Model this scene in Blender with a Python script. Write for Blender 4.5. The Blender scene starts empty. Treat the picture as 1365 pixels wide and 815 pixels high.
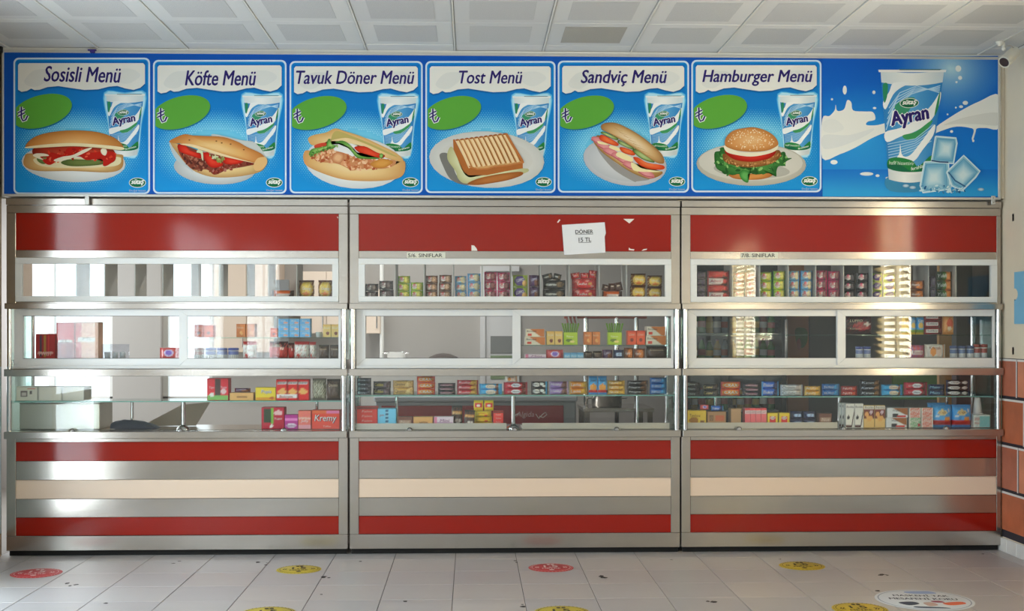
import bpy, bmesh, math, random
from mathutils import Vector, Matrix
from mathutils.geometry import tessellate_polygon
SC = bpy.context.scene
COL = SC.collection
random.seed(7)

# ------------------------------------------------------------------ camera
FPX, TH, CAMY, CAMZ, HORIZON = 1640.0, math.radians(1.886), -8.4, 1.53, 440.0
cd = bpy.data.cameras.new('camera'); cam = bpy.data.objects.new('camera', cd); COL.objects.link(cam)
cam.location = (0, CAMY, CAMZ); cam.rotation_euler = (math.pi/2, 0, -TH)
cd.sensor_width = 36; cd.lens = FPX/1365*36; cd.shift_y = (HORIZON-407.5)/1365
cd.clip_start = .05; cd.clip_end = 100
SC.camera = cam
# ------------------------------------------------------------------ view, sky, window light
vs = SC.view_settings
vs.view_transform = 'Standard'; vs.look = 'None'; vs.exposure = 0.2; vs.gamma = 1; vs.use_curve_mapping = False
SC.cycles.use_denoising = True
SC.cycles.max_bounces = 10; SC.cycles.diffuse_bounces = 5; SC.cycles.transparent_max_bounces = 24
SC.cycles.sample_clamp_indirect = 25
w = bpy.data.worlds.new('overcast_sky'); SC.world = w; w.use_nodes = True
bg = w.node_tree.nodes['Background']; bg.inputs[0].default_value = (.86, .93, 1, 1); bg.inputs[1].default_value = 1.7

XL, XR = -3.19, 3.68            # hall side walls
CEIL, HALL_BACK = 3.43, -13.0
KITCH_BACK, KITCH_CEIL = 3.6, 3.1
def area_light(name, loc, rot, sx, sy, power, color):
    l = bpy.data.lights.new(name, 'AREA'); l.shape = 'RECTANGLE'; l.size = sx; l.size_y = sy; l.energy = power; l.color = color
    o = bpy.data.objects.new(name, l); COL.objects.link(o); o.location = loc; o.rotation_euler = rot
    return o
# hall openings: (side, y0, y1, z0, z1, power, colour)
HALL_WIN = [(-1, -2.25, -1.12, .06, 2.62, 80, (.8, .91, 1)),
            (-1, -7.6, -4.9, .95, 2.75, 150, (.82, .92, 1)),
            (-1, -12.2, -9.2, .95, 2.75, 175, (.82, .92, 1)),
            (1, -2.6, -1.76, 1.13, 2.62, 80, (1, .89, .7)),
            (1, -8.8, -7.4, 1.13, 2.75, 135, (1, .92, .76))]
for s, y0, y1, z0, z1, p, c in HALL_WIN:
    area_light('window_daylight', ((XL-.045) if s < 0 else (XR+.05), (y0+y1)/2, (z0+z1)/2), (0, -s*-1*math.pi/2 if s > 0 else -math.pi/2, 0), z1-z0, y1-y0, p, c)
# added kitchen side window, out of view, to brighten the kitchen
KSIDE = (.95, 3.2, .95, 2.55)
area_light('added_kitchen_side_light', (XL-1.72, (KSIDE[0]+KSIDE[1])/2, (KSIDE[2]+KSIDE[3])/2), (0, -math.pi/2, 0), KSIDE[3]-KSIDE[2], KSIDE[1]-KSIDE[0], 75, (.95, .98, 1))
# ------------------------------------------------------------------ helpers
def lin(c):
    return tuple((v/255/12.92 if v/255 <= .04045 else ((v/255+.055)/1.055)**2.4) for v in c[:3])
def px(u, v, Y=0.0):
    dx = (u-682.5)/FPX; t = (Y-CAMY)/(math.cos(TH)-dx*math.sin(TH))
    return t*(math.sin(TH)+dx*math.cos(TH)), CAMZ+t*(HORIZON-v)/FPX
def pX(u, Y=0.0): return px(u, 440, Y)[0]
def zv(v): return CAMZ+(HORIZON-v)*.005125          # height of a line read at the middle of the front
MATS = {}
def mat(name, col, rough=.5, metal=0, noise=0, nscale=8, bump=0, bscale=60, stretch=None, coat=0, trans=0, emit=None, spec=.5):
    if name in MATS: return MATS[name]
    m = bpy.data.materials.new(name); m.use_nodes = True; nt = m.node_tree; b = nt.nodes['Principled BSDF']
    c = lin(col); b.inputs['Base Color'].default_value = (*c, 1); b.inputs['Roughness'].default_value = rough
    b.inputs['Metallic'].default_value = metal; b.inputs['Coat Weight'].default_value = coat
    b.inputs['Specular IOR Level'].default_value = spec
    tc = nt.nodes.new('ShaderNodeTexCoord'); mp = nt.nodes.new('ShaderNodeMapping')
    nt.links.new(tc.outputs['Object'], mp.inputs[0])
    if stretch: mp.inputs['Scale'].default_value = stretch
    if noise:
        n = nt.nodes.new('ShaderNodeTexNoise'); n.inputs['Scale'].default_value = nscale; n.inputs['Detail'].default_value = 5
        nt.links.new(mp.outputs[0], n.inputs[0])
        mx = nt.nodes.new('ShaderNodeMix'); mx.data_type = 'RGBA'
        mx.inputs[6].default_value = (*[max(0, v*(1-noise)) for v in c], 1); mx.inputs[7].default_value = (*[min(1, v*(1+noise)) for v in c], 1)
        nt.links.new(n.outputs[0], mx.inputs[0]); nt.links.new(mx.outputs[2], b.inputs['Base Color'])
    if bump:
        n2 = nt.nodes.new('ShaderNodeTexNoise'); n2.inputs['Scale'].default_value = bscale; n2.inputs['Detail'].default_value = 4
        nt.links.new(mp.outputs[0], n2.inputs[0])
        bp = nt.nodes.new('ShaderNodeBump'); bp.inputs['Strength'].default_value = bump; bp.inputs['Distance'].default_value = .01
        nt.links.new(n2.outputs[0], bp.inputs['Height']); nt.links.new(bp.outputs[0], b.inputs['Normal'])
    if trans: b.inputs['Transmission Weight'].default_value = trans
    if emit: b.inputs['Emission Color'].default_value = (*lin(emit[0]), 1); b.inputs['Emission Strength'].default_value = emit[1]
    MATS[name] = m; return m
def print_mat(name, rough, coat=0, metal=0, var=0, spec=.4):
    m = bpy.data.materials.new(name); m.use_nodes = True; nt = m.node_tree; b = nt.nodes['Principled BSDF']
    a = nt.nodes.new('ShaderNodeAttribute'); a.attribute_name = 'Col'
    b.inputs['Roughness'].default_value = rough; b.inputs['Coat Weight'].default_value = coat; b.inputs['Metallic'].default_value = metal
    nt.links.new(a.outputs['Color'], b.inputs['Base Color']); b.inputs['Specular IOR Level'].default_value = spec
    if var:
        tc = nt.nodes.new('ShaderNodeTexCoord'); n = nt.nodes.new('ShaderNodeTexNoise'); n.inputs['Scale'].default_value = 7
        bp = nt.nodes.new('ShaderNodeBump'); bp.inputs['Strength'].default_value = var; bp.inputs['Distance'].default_value = .03
        nt.links.new(tc.outputs['Object'], n.inputs[0]); nt.links.new(n.outputs[0], bp.inputs['Height']); nt.links.new(bp.outputs[0], b.inputs['Normal'])
    MATS[name] = m; return m
def glass_mat(name, tint=(1, 1, 1), ior=1.5):
    m = bpy.data.materials.new(name); m.use_nodes = True; nt = m.node_tree; nt.nodes.clear()
    o = nt.nodes.new('ShaderNodeOutputMaterial'); t = nt.nodes.new('ShaderNodeBsdfTransparent'); t.inputs[0].default_value = (*tint, 1)
    g = nt.nodes.new('ShaderNodeBsdfGlossy'); g.inputs['Roughness'].default_value = .01; f = nt.nodes.new('ShaderNodeFresnel')
    ge = nt.nodes.new('ShaderNodeNewGeometry'); im = nt.nodes.new('ShaderNodeMix'); im.inputs[2].default_value = ior; im.inputs[3].default_value = 1/ior
    nt.links.new(ge.outputs['Backfacing'], im.inputs[0]); nt.links.new(im.outputs[0], f.inputs[0])
    mx = nt.nodes.new('ShaderNodeMixShader'); nt.links.new(f.outputs[0], mx.inputs[0]); nt.links.new(t.outputs[0], mx.inputs[1]); nt.links.new(g.outputs[0], mx.inputs[2])
    nt.links.new(mx.outputs[0], o.inputs[0]); MATS[name] = m; return m

def wloc(o):
    v = Vector((0, 0, 0))
    while o is not None: v = v+Vector(o.location); o = o.parent
    return v
def tag(o, label=None, cat=None, group=None, kind=None):
    if label: o['label'] = label
    if cat: o['category'] = cat
    if group: o['group'] = group
    if kind: o['kind'] = kind
    return o
def empty(name, loc, label=None, cat=None, group=None, kind=None, parent=None):
    o = bpy.data.objects.new(name, None); COL.objects.link(o); o.empty_display_size = .1
    if parent: o.parent = parent; o.location = Vector(loc)-wloc(parent)
    else: o.location = loc
    return tag(o, label, cat, group, kind)
class MB:
    def __init__(s): s.v = []; s.f = []; s.m = []; s.c = []; s.smooth = []
    def _add(s, vs, fs, mi=0, col=None, sm=False):
        k = len(s.v); s.v += [tuple(p) for p in vs]; s.f += [tuple(i+k for i in f) for f in fs]; s.m += [mi]*len(fs); s.smooth += [sm]*len(fs)
        cc = (*lin(col), 1) if (col is not None and not isinstance(col, list)) else None
        s.c += [cc or (1, 1, 1, 1)]*len(vs) if not isinstance(col, list) else [(*lin(c), 1) for c in col]
        return s
    def box(s, x0, x1, y0, y1, z0, z1, b=0, mi=0, col=None):
        if x0 > x1: x0, x1 = x1, x0
        if y0 > y1: y0, y1 = y1, y0
        if z0 > z1: z0, z1 = z1, z0
        if b <= 0:
            vs = [(x, y, z) for x in (x0, x1) for y in (y0, y1) for z in (z0, z1)]
            return s._add(vs, [(0, 1, 3, 2), (4, 6, 7, 5), (0, 4, 5, 1), (2, 3, 7, 6), (0, 2, 6, 4), (1, 5, 7, 3)], mi, col)
        b = min(b, (x1-x0)*.45, (y1-y0)*.45, (z1-z0)*.45)
        bm = bmesh.new(); bmesh.ops.create_cube(bm, size=1)
        for v in bm.verts: v.co = Vector(((x0+x1)/2+v.co.x*(x1-x0), (y0+y1)/2+v.co.y*(y1-y0), (z0+z1)/2+v.co.z*(z1-z0)))
        bmesh.ops.bevel(bm, geom=list(bm.edges), offset=b, segments=1, profile=.5, affect='EDGES')
        bm.verts.index_update(); s._add([v.co[:] for v in bm.verts], [[v.index for v in f.verts] for f in bm.faces], mi, col); bm.free(); return s
    def cyl(s, p0, p1, r0, r1=None, n=14, mi=0, col=None, cap=True):
        r1 = r0 if r1 is None else r1; a, b = Vector(p0), Vector(p1); d = (b-a).normalized()
        q = d.to_track_quat('Z', 'Y'); vs = []
        for c, r in ((a, r0), (b, r1)):
            for i in range(n): vs.append(c+q@Vector((r*math.cos(2*math.pi*i/n), r*math.sin(2*math.pi*i/n), 0)))
        s._add(vs, [(i, (i+1) % n, n+(i+1) % n, n+i) for i in range(n)], mi, col, True)
        if cap: s._add(vs, [tuple(range(n-1, -1, -1)), tuple(range(n, 2*n))], mi, col)
        return s
    def tube(s, pts, r, n=8, mi=0, col=None):
        for a, b in zip(pts, pts[1:]): s.cyl(a, b, r, n=n, mi=mi, col=col)
        return s
    def lathe(s, c, prof, n=18, mi=0, col=None, axis='Z'):
        vs = []; m = len(prof)
        for i in range(n):
            a = 2*math.pi*i/n
            for r, h in prof:
                p = (r*math.cos(a), r*math.sin(a), h)
                if axis == 'Y': p = (p[0], p[2], p[1])
                vs.append((c[0]+p[0], c[1]+p[1], c[2]+p[2]))
        fs = [(i*m+j, ((i+1) % n)*m+j, ((i+1) % n)*m+j+1, i*m+j+1) for i in range(n) for j in range(m-1)]
        return s._add(vs, fs, mi, col, True)
    def prism(s, pts, y0, y1, mi=0, col=None):            # outline in (x, z), thickness along y
        n = len(pts); vs = [(x, y0, z) for x, z in pts]+[(x, y1, z) for x, z in pts]
        tri = tessellate_polygon([[Vector((x, z, 0)) for x, z in pts]])
        fs = [tuple(t) for t in tri]+[tuple(n+i for i in reversed(t)) for t in tri]+[(i, (i+1) % n, n+(i+1) % n, n+i) for i in range(n)]
        return s._add(vs, fs, mi, col)
    def mesh(s, name, mats, off=(0, 0, 0), color=False, fixn=True):
        me = bpy.data.meshes.new(name); me.from_pydata([(p[0]-off[0], p[1]-off[1], p[2]-off[2]) for p in s.v], [], s.f)
        for m in (mats if isinstance(mats, (list, tuple)) else [mats]): me.materials.append(m)
        me.polygons.foreach_set('material_index', s.m); me.polygons.foreach_set('use_smooth', s.smooth)
        if color:
            at = me.color_attributes.new('Col', 'FLOAT_COLOR', 'POINT'); at.data.foreach_set('color', [x for c in s.c for x in c])
        me.update()
        if fixn:
            bm = bmesh.new(); bm.from_mesh(me); bmesh.ops.recalc_face_normals(bm, faces=bm.faces); bm.to_mesh(me); bm.free()
        return me
    def build(s, name, mats, parent=None, color=False, fixn=True, label=None, cat=None, group=None, kind=None):
        xs, ys, zs = zip(*s.v); o0 = Vector(((min(xs)+max(xs))/2, (min(ys)+max(ys))/2, min(zs)))
        o = bpy.data.objects.new(name, s.mesh(name, mats, o0, color, fixn)); COL.objects.link(o)
        if parent: o.parent = parent; o.location = o0-wloc(parent)
        else: o.location = o0
        return tag(o, label, cat, group, kind)
def B(name, m, parent, *boxes, b=0, **k):
    mb = MB()
    for q in boxes: mb.box(*q, b=b)
    return mb.build(name, m, parent, **k)
_T = {}
def text_geo(txt, shear=0, bold=0, res=3):
    """triangulated lettering scaled to a 1 x 1 bounding box; returns verts, faces, aspect"""
    k = (txt, shear, bold, res)
    if k in _T: return _T[k]
    cu = bpy.data.curves.new('lettering', 'FONT'); cu.body = txt; cu.shear = shear; cu.offset = bold; cu.resolution_u = res; cu.fill_mode = 'FRONT'
    o = bpy.data.objects.new('lettering', cu); me = bpy.data.meshes.new_from_object(o)
    vs = [(v.co.x, v.co.y) for v in me.vertices]; fs = [tuple(p.vertices) for p in me.polygons]
    bpy.data.objects.remove(o); bpy.data.curves.remove(cu); bpy.data.meshes.remove(me)
    x0, x1 = min(v[0] for v in vs), max(v[0] for v in vs); y0, y1 = min(v[1] for v in vs), max(v[1] for v in vs)
    _T[k] = ([((x-x0)/(x1-x0), (y-y0)/(y1-y0)) for x, y in vs], fs, (x1-x0)/(y1-y0)); return _T[k]

class Art:
    """flat print: coloured shapes laid one over the other, in drawing units mapped onto a surface"""
    L = .00012
    def __init__(s, to3d): s.mb = MB(); s.to3d = to3d; s.k = 0; s.T = (0, 0, 1, 1)
    def at(s, ox, oy, sx, sy=None): s.T = (ox, oy, sx, sy or sx); return s
    def p(s, x, y, k): ox, oy, sx, sy = s.T; return s.to3d(ox+x/sx, oy+y/sy, k*s.L)
    def raw(s, pts, fs, col): s.k += 1; s.mb._add([s.p(x, y, s.k) for x, y in pts], fs, 0, col)
    def poly(s, pts, col): s.raw(pts, [tuple(t) for t in tessellate_polygon([[Vector((x, y, 0)) for x, y in pts]])], col)
    @staticmethod
    def spl(pts, n=5):
        r = []; m = len(pts)
        for i in range(m):
            a, b, c, d = pts[i-1], pts[i], pts[(i+1) % m], pts[(i+2) % m]
            for j in range(n):
                t = j/n
                r.append(tuple(.5*(2*b[q]+(c[q]-a[q])*t+(2*a[q]-5*b[q]+4*c[q]-d[q])*t*t+(3*b[q]-a[q]-3*c[q]+d[q])*t**3) for q in (0, 1)))
        return r
    def sm(s, pts, col, n=5): s.poly(s.spl(pts, n), col)
    def rings(s, pts, cols, spline=True, c=None):
        """outline filled by shrinking rings, colour running from the rim inwards"""
        if spline: pts = s.spl(pts, 4)
        n = len(pts); c = c or (sum(p[0] for p in pts)/n, sum(p[1] for p in pts)/n); R = len(cols); V = []; Q = []
        for i, col in enumerate(cols):
            f = 1-i/(R-.3)
            V += [(c[0]+(x-c[0])*f, c[1]+(y-c[1])*f) for x, y in pts]; Q += [col]*n
        fs = [(i*n+j, i*n+(j+1) % n, (i+1)*n+(j+1) % n, (i+1)*n+j) for i in range(R-1) for j in range(n)]+[tuple(range((R-1)*n, R*n))]
        s.raw(V, fs, Q)
    def ell(s, cx, cy, rx, ry, col, rot=0, n=28, inner=None):
        a = math.radians(rot); P = []
        for i in range(n):
            t = 2*math.pi*i/n; x, y = rx*math.cos(t), ry*math.sin(t)
            P.append((cx+x*math.cos(a)-y*math.sin(a), cy+x*math.sin(a)+y*math.cos(a)))
        if inner: s.rings(P, [col]+inner, False)
        else: s.raw(P, [tuple(range(n))], col)
    def line(s, pts, w, col, taper=None):
        V = []; n = len(pts)
        for i, (x, y) in enumerate(pts):
            a, b = pts[max(0, i-1)], pts[min(n-1, i+1)]; dx, dy = b[0]-a[0], b[1]-a[1]; l = math.hypot(dx, dy) or 1
            h = w/2*(1 if taper is None else taper[0]+(taper[1]-taper[0])*i/(n-1)); V += [(x-dy/l*h, y+dx/l*h), (x+dy/l*h, y-dx/l*h)]
        s.raw(V, [(2*i, 2*i+1, 2*i+3, 2*i+2) for i in range(n-1)], col)
    def grid(s, x0, y0, x1, y1, nx, ny, fn):
        V = []; Q = []
        for j in range(ny+1):
            for i in range(nx+1):
                x, y = x0+(x1-x0)*i/nx, y0+(y1-y0)*j/ny; V.append((x, y)); Q.append(fn(x, y))
        s.raw(V, [(j*(nx+1)+i, j*(nx+1)+i+1, (j+1)*(nx+1)+i+1, (j+1)*(nx+1)+i) for j in range(ny) for i in range(nx)], Q)
    def text(s, txt, x0, y0, x1, y1, col, shear=0, bold=0, rot=0, res=3):
        V, fs, _ = text_geo(txt, shear, 0, res); a = math.radians(rot); cx, cy = (x0+x1)/2, (y0+y1)/2; P = []
        for x, y in V:
            X, Y = (x-.5)*(x1-x0), (.5-y)*(y1-y0); P.append((cx+X*math.cos(a)-Y*math.sin(a), cy+X*math.sin(a)+Y*math.cos(a)))
        s.raw(P, fs, col)
        if bold:
            for q in (-1, 1):
                e = q*bold*abs(y1-y0); s.raw([(x+e, y) for x, y in P], fs, col); s.k -= .9; s.raw([(x, y+e*.7) for x, y in P], fs, col); s.k -= .9
            s.k = math.ceil(s.k)
    def scatter(s, pts, n, r0, r1, cols, seed=1, asp=.6, rot=None, spline=True):
        rr = random.Random(seed); P = s.spl(pts, 4) if spline else pts
        xs, ys = [p[0] for p in P], [p[1] for p in P]; k = 0; tries = 0
        while k < n and tries < n*30:
            tries += 1; x, y = rr.uniform(min(xs), max(xs)), rr.uniform(min(ys), max(ys)); ins = False
            for i in range(len(P)):
                (ax, ay), (bx, by) = P[i-1], P[i]
                if (ay > y) != (by > y) and x < (bx-ax)*(y-ay)/(by-ay)+ax: ins = not ins
            if not ins: continue
            k += 1; r = rr.uniform(r0, r1); th = rr.uniform(0, 6.28) if rot is None else math.radians(rot+rr.uniform(-25, 25)); Q = []
            for i in range(7):
                t = 2*math.pi*i/7; q = rr.uniform(.7, 1.15); X, Y = r*q*math.cos(t), r*asp*q*math.sin(t)
                Q.append((x+X*math.cos(th)-Y*math.sin(th), y+X*math.sin(th)+Y*math.cos(th)))
            s.raw(Q, [tuple(range(7))], rr.choice(cols)); s.k -= .9
        s.k = math.ceil(s.k)
    def build(s, name, m, parent, **k): return s.mb.build(name, m, parent, color=True, fixn=False, **k)

PRINT = print_mat('banner_print', .45, spec=.12); PAPER = print_mat('paper_print', .8); WRAP = print_mat('wrapper_foil_print', .3, .2, 0, .25); CARD = print_mat('carton_print', .5)
STEEL = mat('brushed_steel', (188, 181, 174), .2, 1, .08, 3, .035, 5, (1, 1, 3))
CHROME = mat('chrome', (205, 205, 205), .12, 1)
WHITE = mat('white_frame', (226, 226, 223), .4, 0, .03, 5)
ALU = mat('white_aluminium', (222, 222, 220), .38, .1, .03, 5)
RED = mat('red_panel', (152, 28, 15), .1, 0, .05, 2, coat=.05, spec=.4)
CREAM = mat('cream_panel', (232, 208, 186), .3, 0, .04, 2)
DARK = mat('dark_gap', (18, 17, 16), .8)
GLASS = glass_mat('clear_glass', (.97, .985, .98), 1.55)
GEDGE = glass_mat('shelf_glass', (.80, .93, .89), 1.5)
GREY = mat('grey_divider', (186, 183, 177), .5)
# ------------------------------------------------------------------ the room
PLAST = mat('ceiling_plaster', (214, 212, 206), .8, 0, .05, 1.5, .03, 30)
def speckle(name, base, rough, seed):
    return mat(name, base, rough, 0, .05, 2.5+seed*.3, .01, 20)
FT = [speckle('floor_tile_%s' % n, c, .33, i) for i, (n, c) in enumerate((('pale', (176, 173, 173)), ('grey', (171, 168, 169)), ('warm', (179, 174, 172))))]
GROUT = mat('tile_grout', (84, 80, 77), .9, 0, .2, 9)
floor = B('floor', GROUT, None, (XL-.3, XR+.3, HALL_BACK, KITCH_BACK, -.12, -.004), kind='structure')
tm = {}
def tile(name, m, parent, x0, x1, y0, y1, z0, z1, b):
    k = (name, m.name, round(x1-x0, 3), round(y1-y0, 3))
    if k not in tm: tm[k] = MB().box(-(x1-x0)/2, (x1-x0)/2, -(y1-y0)/2, (y1-y0)/2, 0, z1-z0, b=b).mesh(name, m)
    o = bpy.data.objects.new(name, tm[k]); COL.objects.link(o); o.parent = parent; o.location = Vector(((x0+x1)/2, (y0+y1)/2, z0))-wloc(parent); return o
TS = .408; X0F = pX(607.5)
rr = random.Random(3)
ys = [0.22, -.19]+[-.19-TS*k for k in range(1, 6)]
xk = [X0F+TS*k for k in range(-9, 11)]
for a, b_ in zip(ys, ys[1:]):
    for x0, x1 in zip(xk, xk[1:]):
        x0, x1 = max(x0, XL), min(x1, XR)
        if x1-x0 < .02: continue
        tile('floor_tile', rr.choice(FT), floor, x0+.0018, x1-.0018, b_+.0018, a-.0018, -.006, rr.uniform(-.0004, .0006), .0015)
FAR = mat('far_floor', (174, 171, 171), .33, 0, .05, 2)
B('hall_floor', FAR, floor, (XL, XR, HALL_BACK, ys[-1], -.006, 0))
KF = mat('kitchen_floor', (140, 134, 128), .5, 0, .1, 4)
B('kitchen_floor', KF, floor, (XL, XR, .22, KITCH_BACK, -.006, 0))
# small dark scuffs and chips on the tiles
SCUFF = mat('black_scuff', (52, 48, 46), .8)
rr = random.Random(11)
for u, v, n in ((432, 770, 3), (235, 750, 2), (95, 780, 3), (350, 752, 3), (480, 749, 1), (690, 750, 2), (700, 808, 2), (805, 769, 4), (1178, 767, 4), (1310, 739, 1), (895, 747, 1), (1040, 746, 1), (1170, 788, 1), (950, 803, 2), (540, 802, 1), (140, 805, 1), (428, 793, 1)):
    mb = MB()
    for k in range(n):
        uu, vv = u+rr.uniform(-7, 7)*(n > 1), v+rr.uniform(-2, 2)*(n > 1); d = CAMZ*FPX/(vv-HORIZON)
        x = d*(math.sin(TH)+(uu-682.5)/FPX*math.cos(TH)); y = CAMY+d*(math.cos(TH)-(uu-682.5)/FPX*math.sin(TH)); r = rr.uniform(.008, .02)
        P = [(x+r*rr.uniform(.5, 1.3)*math.cos(t*.9), y+r*rr.uniform(.5, 1.6)*math.sin(t*.9), .0009) for t in range(7)]
        mb._add(P, [tuple(range(7))])
    mb.build('scuff_mark', SCUFF, floor, fixn=False)

# suspended ceiling
ceiling = B('ceiling', mat('ceiling_void', (96, 94, 90), .9), None, (XL-.3, XR+.3, HALL_BACK, .3, CEIL+.012, CEIL+.15), kind='structure')
CT = [mat('ceiling_tile_%d' % i, c, .75, 0, .04, 1.2) for i, c in enumerate(((207, 207, 205), (202, 202, 201), (210, 209, 207)))]
CP = [mat('perforated_field_%d' % i, c, .85, 0, .06, 90, .25, 160) for i, c in enumerate(((191, 191, 190), (187, 187, 187), (166, 162, 154)))]
TB = mat('ceiling_bar', (214, 212, 205), .5)
C0 = pX(605.7); cy = [.02, -.2]+[-.2-.595*k for k in range(1, 6)]
cx = [C0+.6*k for k in range(-6, 8)]
for j, (a, b_) in enumerate(zip(cy, cy[1:])):
    for i, (x0, x1) in enumerate(zip(cx, cx[1:])):
        x0, x1 = max(x0, XL), min(x1, XR)
        if x1-x0 < .03: continue
        dz = rr.uniform(0, .003)
        t = tile('ceiling_tile', rr.choice(CT), ceiling, x0+.011, x1-.003, b_+.003, a-.003, CEIL-.002+dz, CEIL+.012, .003)
        if j and x1-x0 > .5:
            q = 2 if (j == 1 and i == 7) else (1 if rr.random() < .5 else 0)
            m = .105
            f = tile('perforated_field', CP[q], t, x0+m, x1-m, b_+m*.8, a-m*.8, CEIL-.0035+dz, CEIL-.002+dz, .0005)
for x in cx:
    if XL < x < XR: B('ceiling_bar', TB, ceiling, (x-.001, x+.009, cy[-1], 0, CEIL-.006, CEIL+.01))
B('hall_ceiling', CT[0], ceiling, (XL, XR, HALL_BACK, cy[-1], CEIL, CEIL+.012))
B('ceiling_angle', TB, ceiling, (XL, XR, -.035, .0, CEIL-.018, CEIL-.003))

# hall walls with their openings
WTAN = mat('tan_wall_paint', (150, 132, 106), .7, 0, .12, 2.2, .05, 25); WBLUE = mat('pale_blue_wall_paint', (170, 190, 196), .6, 0, .06, 2)
def side_wall(name, s, m):
    mb = MB(); xa, xb = (XL-.3, XL) if s < 0 else (XR, XR+.3); op = sorted([(q[1], q[2], q[3], q[4]) for q in HALL_WIN if q[0] == s])
    y = HALL_BACK
    for y0, y1, z0, z1 in op:
        mb.box(xa, xb, y, y0, 0, CEIL); mb.box(xa, xb, y0, y1, 0, z0); mb.box(xa, xb, y0, y1, z1, CEIL); y = y1
    mb.box(xa, xb, y, .06, 0, CEIL)
    return mb.build(name, m, None, kind='structure')
WHALL = mat('hall_wall_paint', (216, 212, 204), .7, 0, .05, 2)
wall_left = side_wall('wall_left', -1, WHALL)
B('tan_plaster', WTAN, wall_left, (XL, XL+.002, -1.1, .06, 0, CEIL-.02))
wall_right = side_wall('wall_right', 1, WHALL)
B('cream_plaster', mat('cream_wall_paint', (222, 208, 184), .7, 0, .1, 2.2, .05, 25), wall_right, (XR-.002, XR, -1.1, .06, 0, CEIL-.02))
B('wall_back', WHALL, None, (XL-.3, XR+.3, HALL_BACK-.2, HALL_BACK, 0, CEIL), kind='structure')
B('painted_dado', WBLUE, wall_left, (XL+.002, XL+.004, -1.05, .05, .15, 1.28))
B('baseboard_left', mat('brown_baseboard', (150, 126, 106), .5, 0, .1, 6), None, (XL, XL+.012, -1.05, .02, 0, .14), kind='structure')
# windows of the hall, a glazed door and venetian blinds
WFR = mat('window_frame_white', (225, 225, 222), .4)
n = 0
for s, y0, y1, z0, z1, p, c in HALL_WIN:
    n += 1; xx = XL-.016 if s < 0 else XR+.02
    nm = 'door_1' if z0 < .5 else 'window_%d' % n
    wn = empty(nm, (xx, (y0+y1)/2, z0), kind='structure'); t = .05
    k = 1 if z0 < .5 else 2
    mb = MB(); mb.box(xx-.012, xx+.012, y0, y1, z0, z0+t).box(xx-.012, xx+.012, y0, y1, z1-t, z1)
    for i in range(k+1):
        yy = y0+(y1-y0-t)*i/k; mb.box(xx-.012, xx+.012, yy, yy+t, z0+t, z1-t)
    if k == 1: mb.box(xx-.01, xx+.01, y0+t, y1-t, .95, 1.03)
    mb.build('frame', WFR, wn)
    B('pane', GLASS, wn, (xx-.004, xx+.004, y0+t, y1-t, z0+t, z1-t))
    if s > 0:
        m = bpy.data.materials.new('blind_slat'); m.use_nodes = True; nt = m.node_tree; nt.nodes.clear()
        o = nt.nodes.new('ShaderNodeOutputMaterial'); d = nt.nodes.new('ShaderNodeBsdfDiffuse'); tr = nt.nodes.new('ShaderNodeBsdfTranslucent'); mx = nt.nodes.new('ShaderNodeMixShader')
        d.inputs[0].default_value = (.88, .78, .56, 1); tr.inputs[0].default_value = (.92, .76, .46, 1); mx.inputs[0].default_value = .45
        nt.links.new(d.outputs[0], mx.inputs[1]); nt.links.new(tr.outputs[0], mx.inputs[2]); nt.links.new(mx.outputs[0], o.inputs[0])
        bl = empty('venetian_blind', (XR-.03, (y0+y1)/2, z0), 'cream slatted blind over the %s window of the right wall' % ('near' if y1 > -3 else 'far'), 'blind')
        mb = MB(); z = z0+.03
        while z < z1-.04:
            mb._add([(XR-.012, y0, z-.014), (XR-.012, y1, z-.014), (XR-.042, y1, z+.014), (XR-.042, y0, z+.014)], [(0, 1, 2, 3)]); z += .057
        q = mb.build('slats', m, bl, kind='stuff', fixn=False)
        B('head_rail', WFR, bl, (XR-.05, XR-.004, y0, y1, z1-.035, z1))
# painted stones, plinth, slots and the puzzle piece on the right wall
STN = [mat('painted_stone_%d' % i, c, .55, 0, .35, 6, .1, 12) for i, c in enumerate(((186, 102, 66), (200, 118, 84), (180, 104, 78), (204, 128, 96)))]
JW = mat('white_joint_paint', (226, 220, 214), .6, 0, .08, 10); JD = mat('dark_joint_paint', (46, 40, 48), .7)
zb = .14
rows = [(.145, .415), (.43, .735), (.75, 1.055), (1.07, 1.33)]
B('joint_paint', JD, wall_right, (XR-.003, XR, -1.05, .02, .1, 1.335))
for i, (z0, z1) in enumerate(rows):
    y = .02-[.0, .27, .36, .25][i]
    segs = [(y+.012, .02)] if y < .02 else []
    while y > -1.0: segs.append((max(y-.55+.012, -1.04), y)); y -= .55
    for j, (a, b_) in enumerate(segs):
        st = B('painted_stone', STN[(i*2+j) % 4], wall_right, (XR-.008, XR-.003, a+.008, b_-.008, z0+.006, z1-.014), b=.002)
        B('stone_outline', JW, st, (XR-.007, XR-.0029, a, a+.008, z0, z1), (XR-.007, XR-.0029, a+.008, b_, z1-.014, z1))
PL = mat('white_plinth_tile', (222, 219, 214), .4, 0, .05, 8)
bb = empty('baseboard_right', (XR, -.5, 0), kind='structure')
for k in range(7): B('plinth_tile', PL, bb, (XR-.02, XR, .06-.155*(k+1)+.003, .06-.155*k, 0, .095), b=.003)
for v in (290, 468):
    zz = px(1350, v, -.16)[1]; B('wall_slot', JD, wall_right, (XR-.002, XR, -.17, -.145, zz-.025, zz+.025))
pz = MB(); P = [(-.56, 1.57), (-.2, 1.57), (-.2, 1.735)]
for i in range(9): t = math.pi*(1-i/8)-math.pi/2; P.append((-.2-.055*math.cos(t-0)*1.0, 1.77+.042*math.sin(t)*-1))
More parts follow.
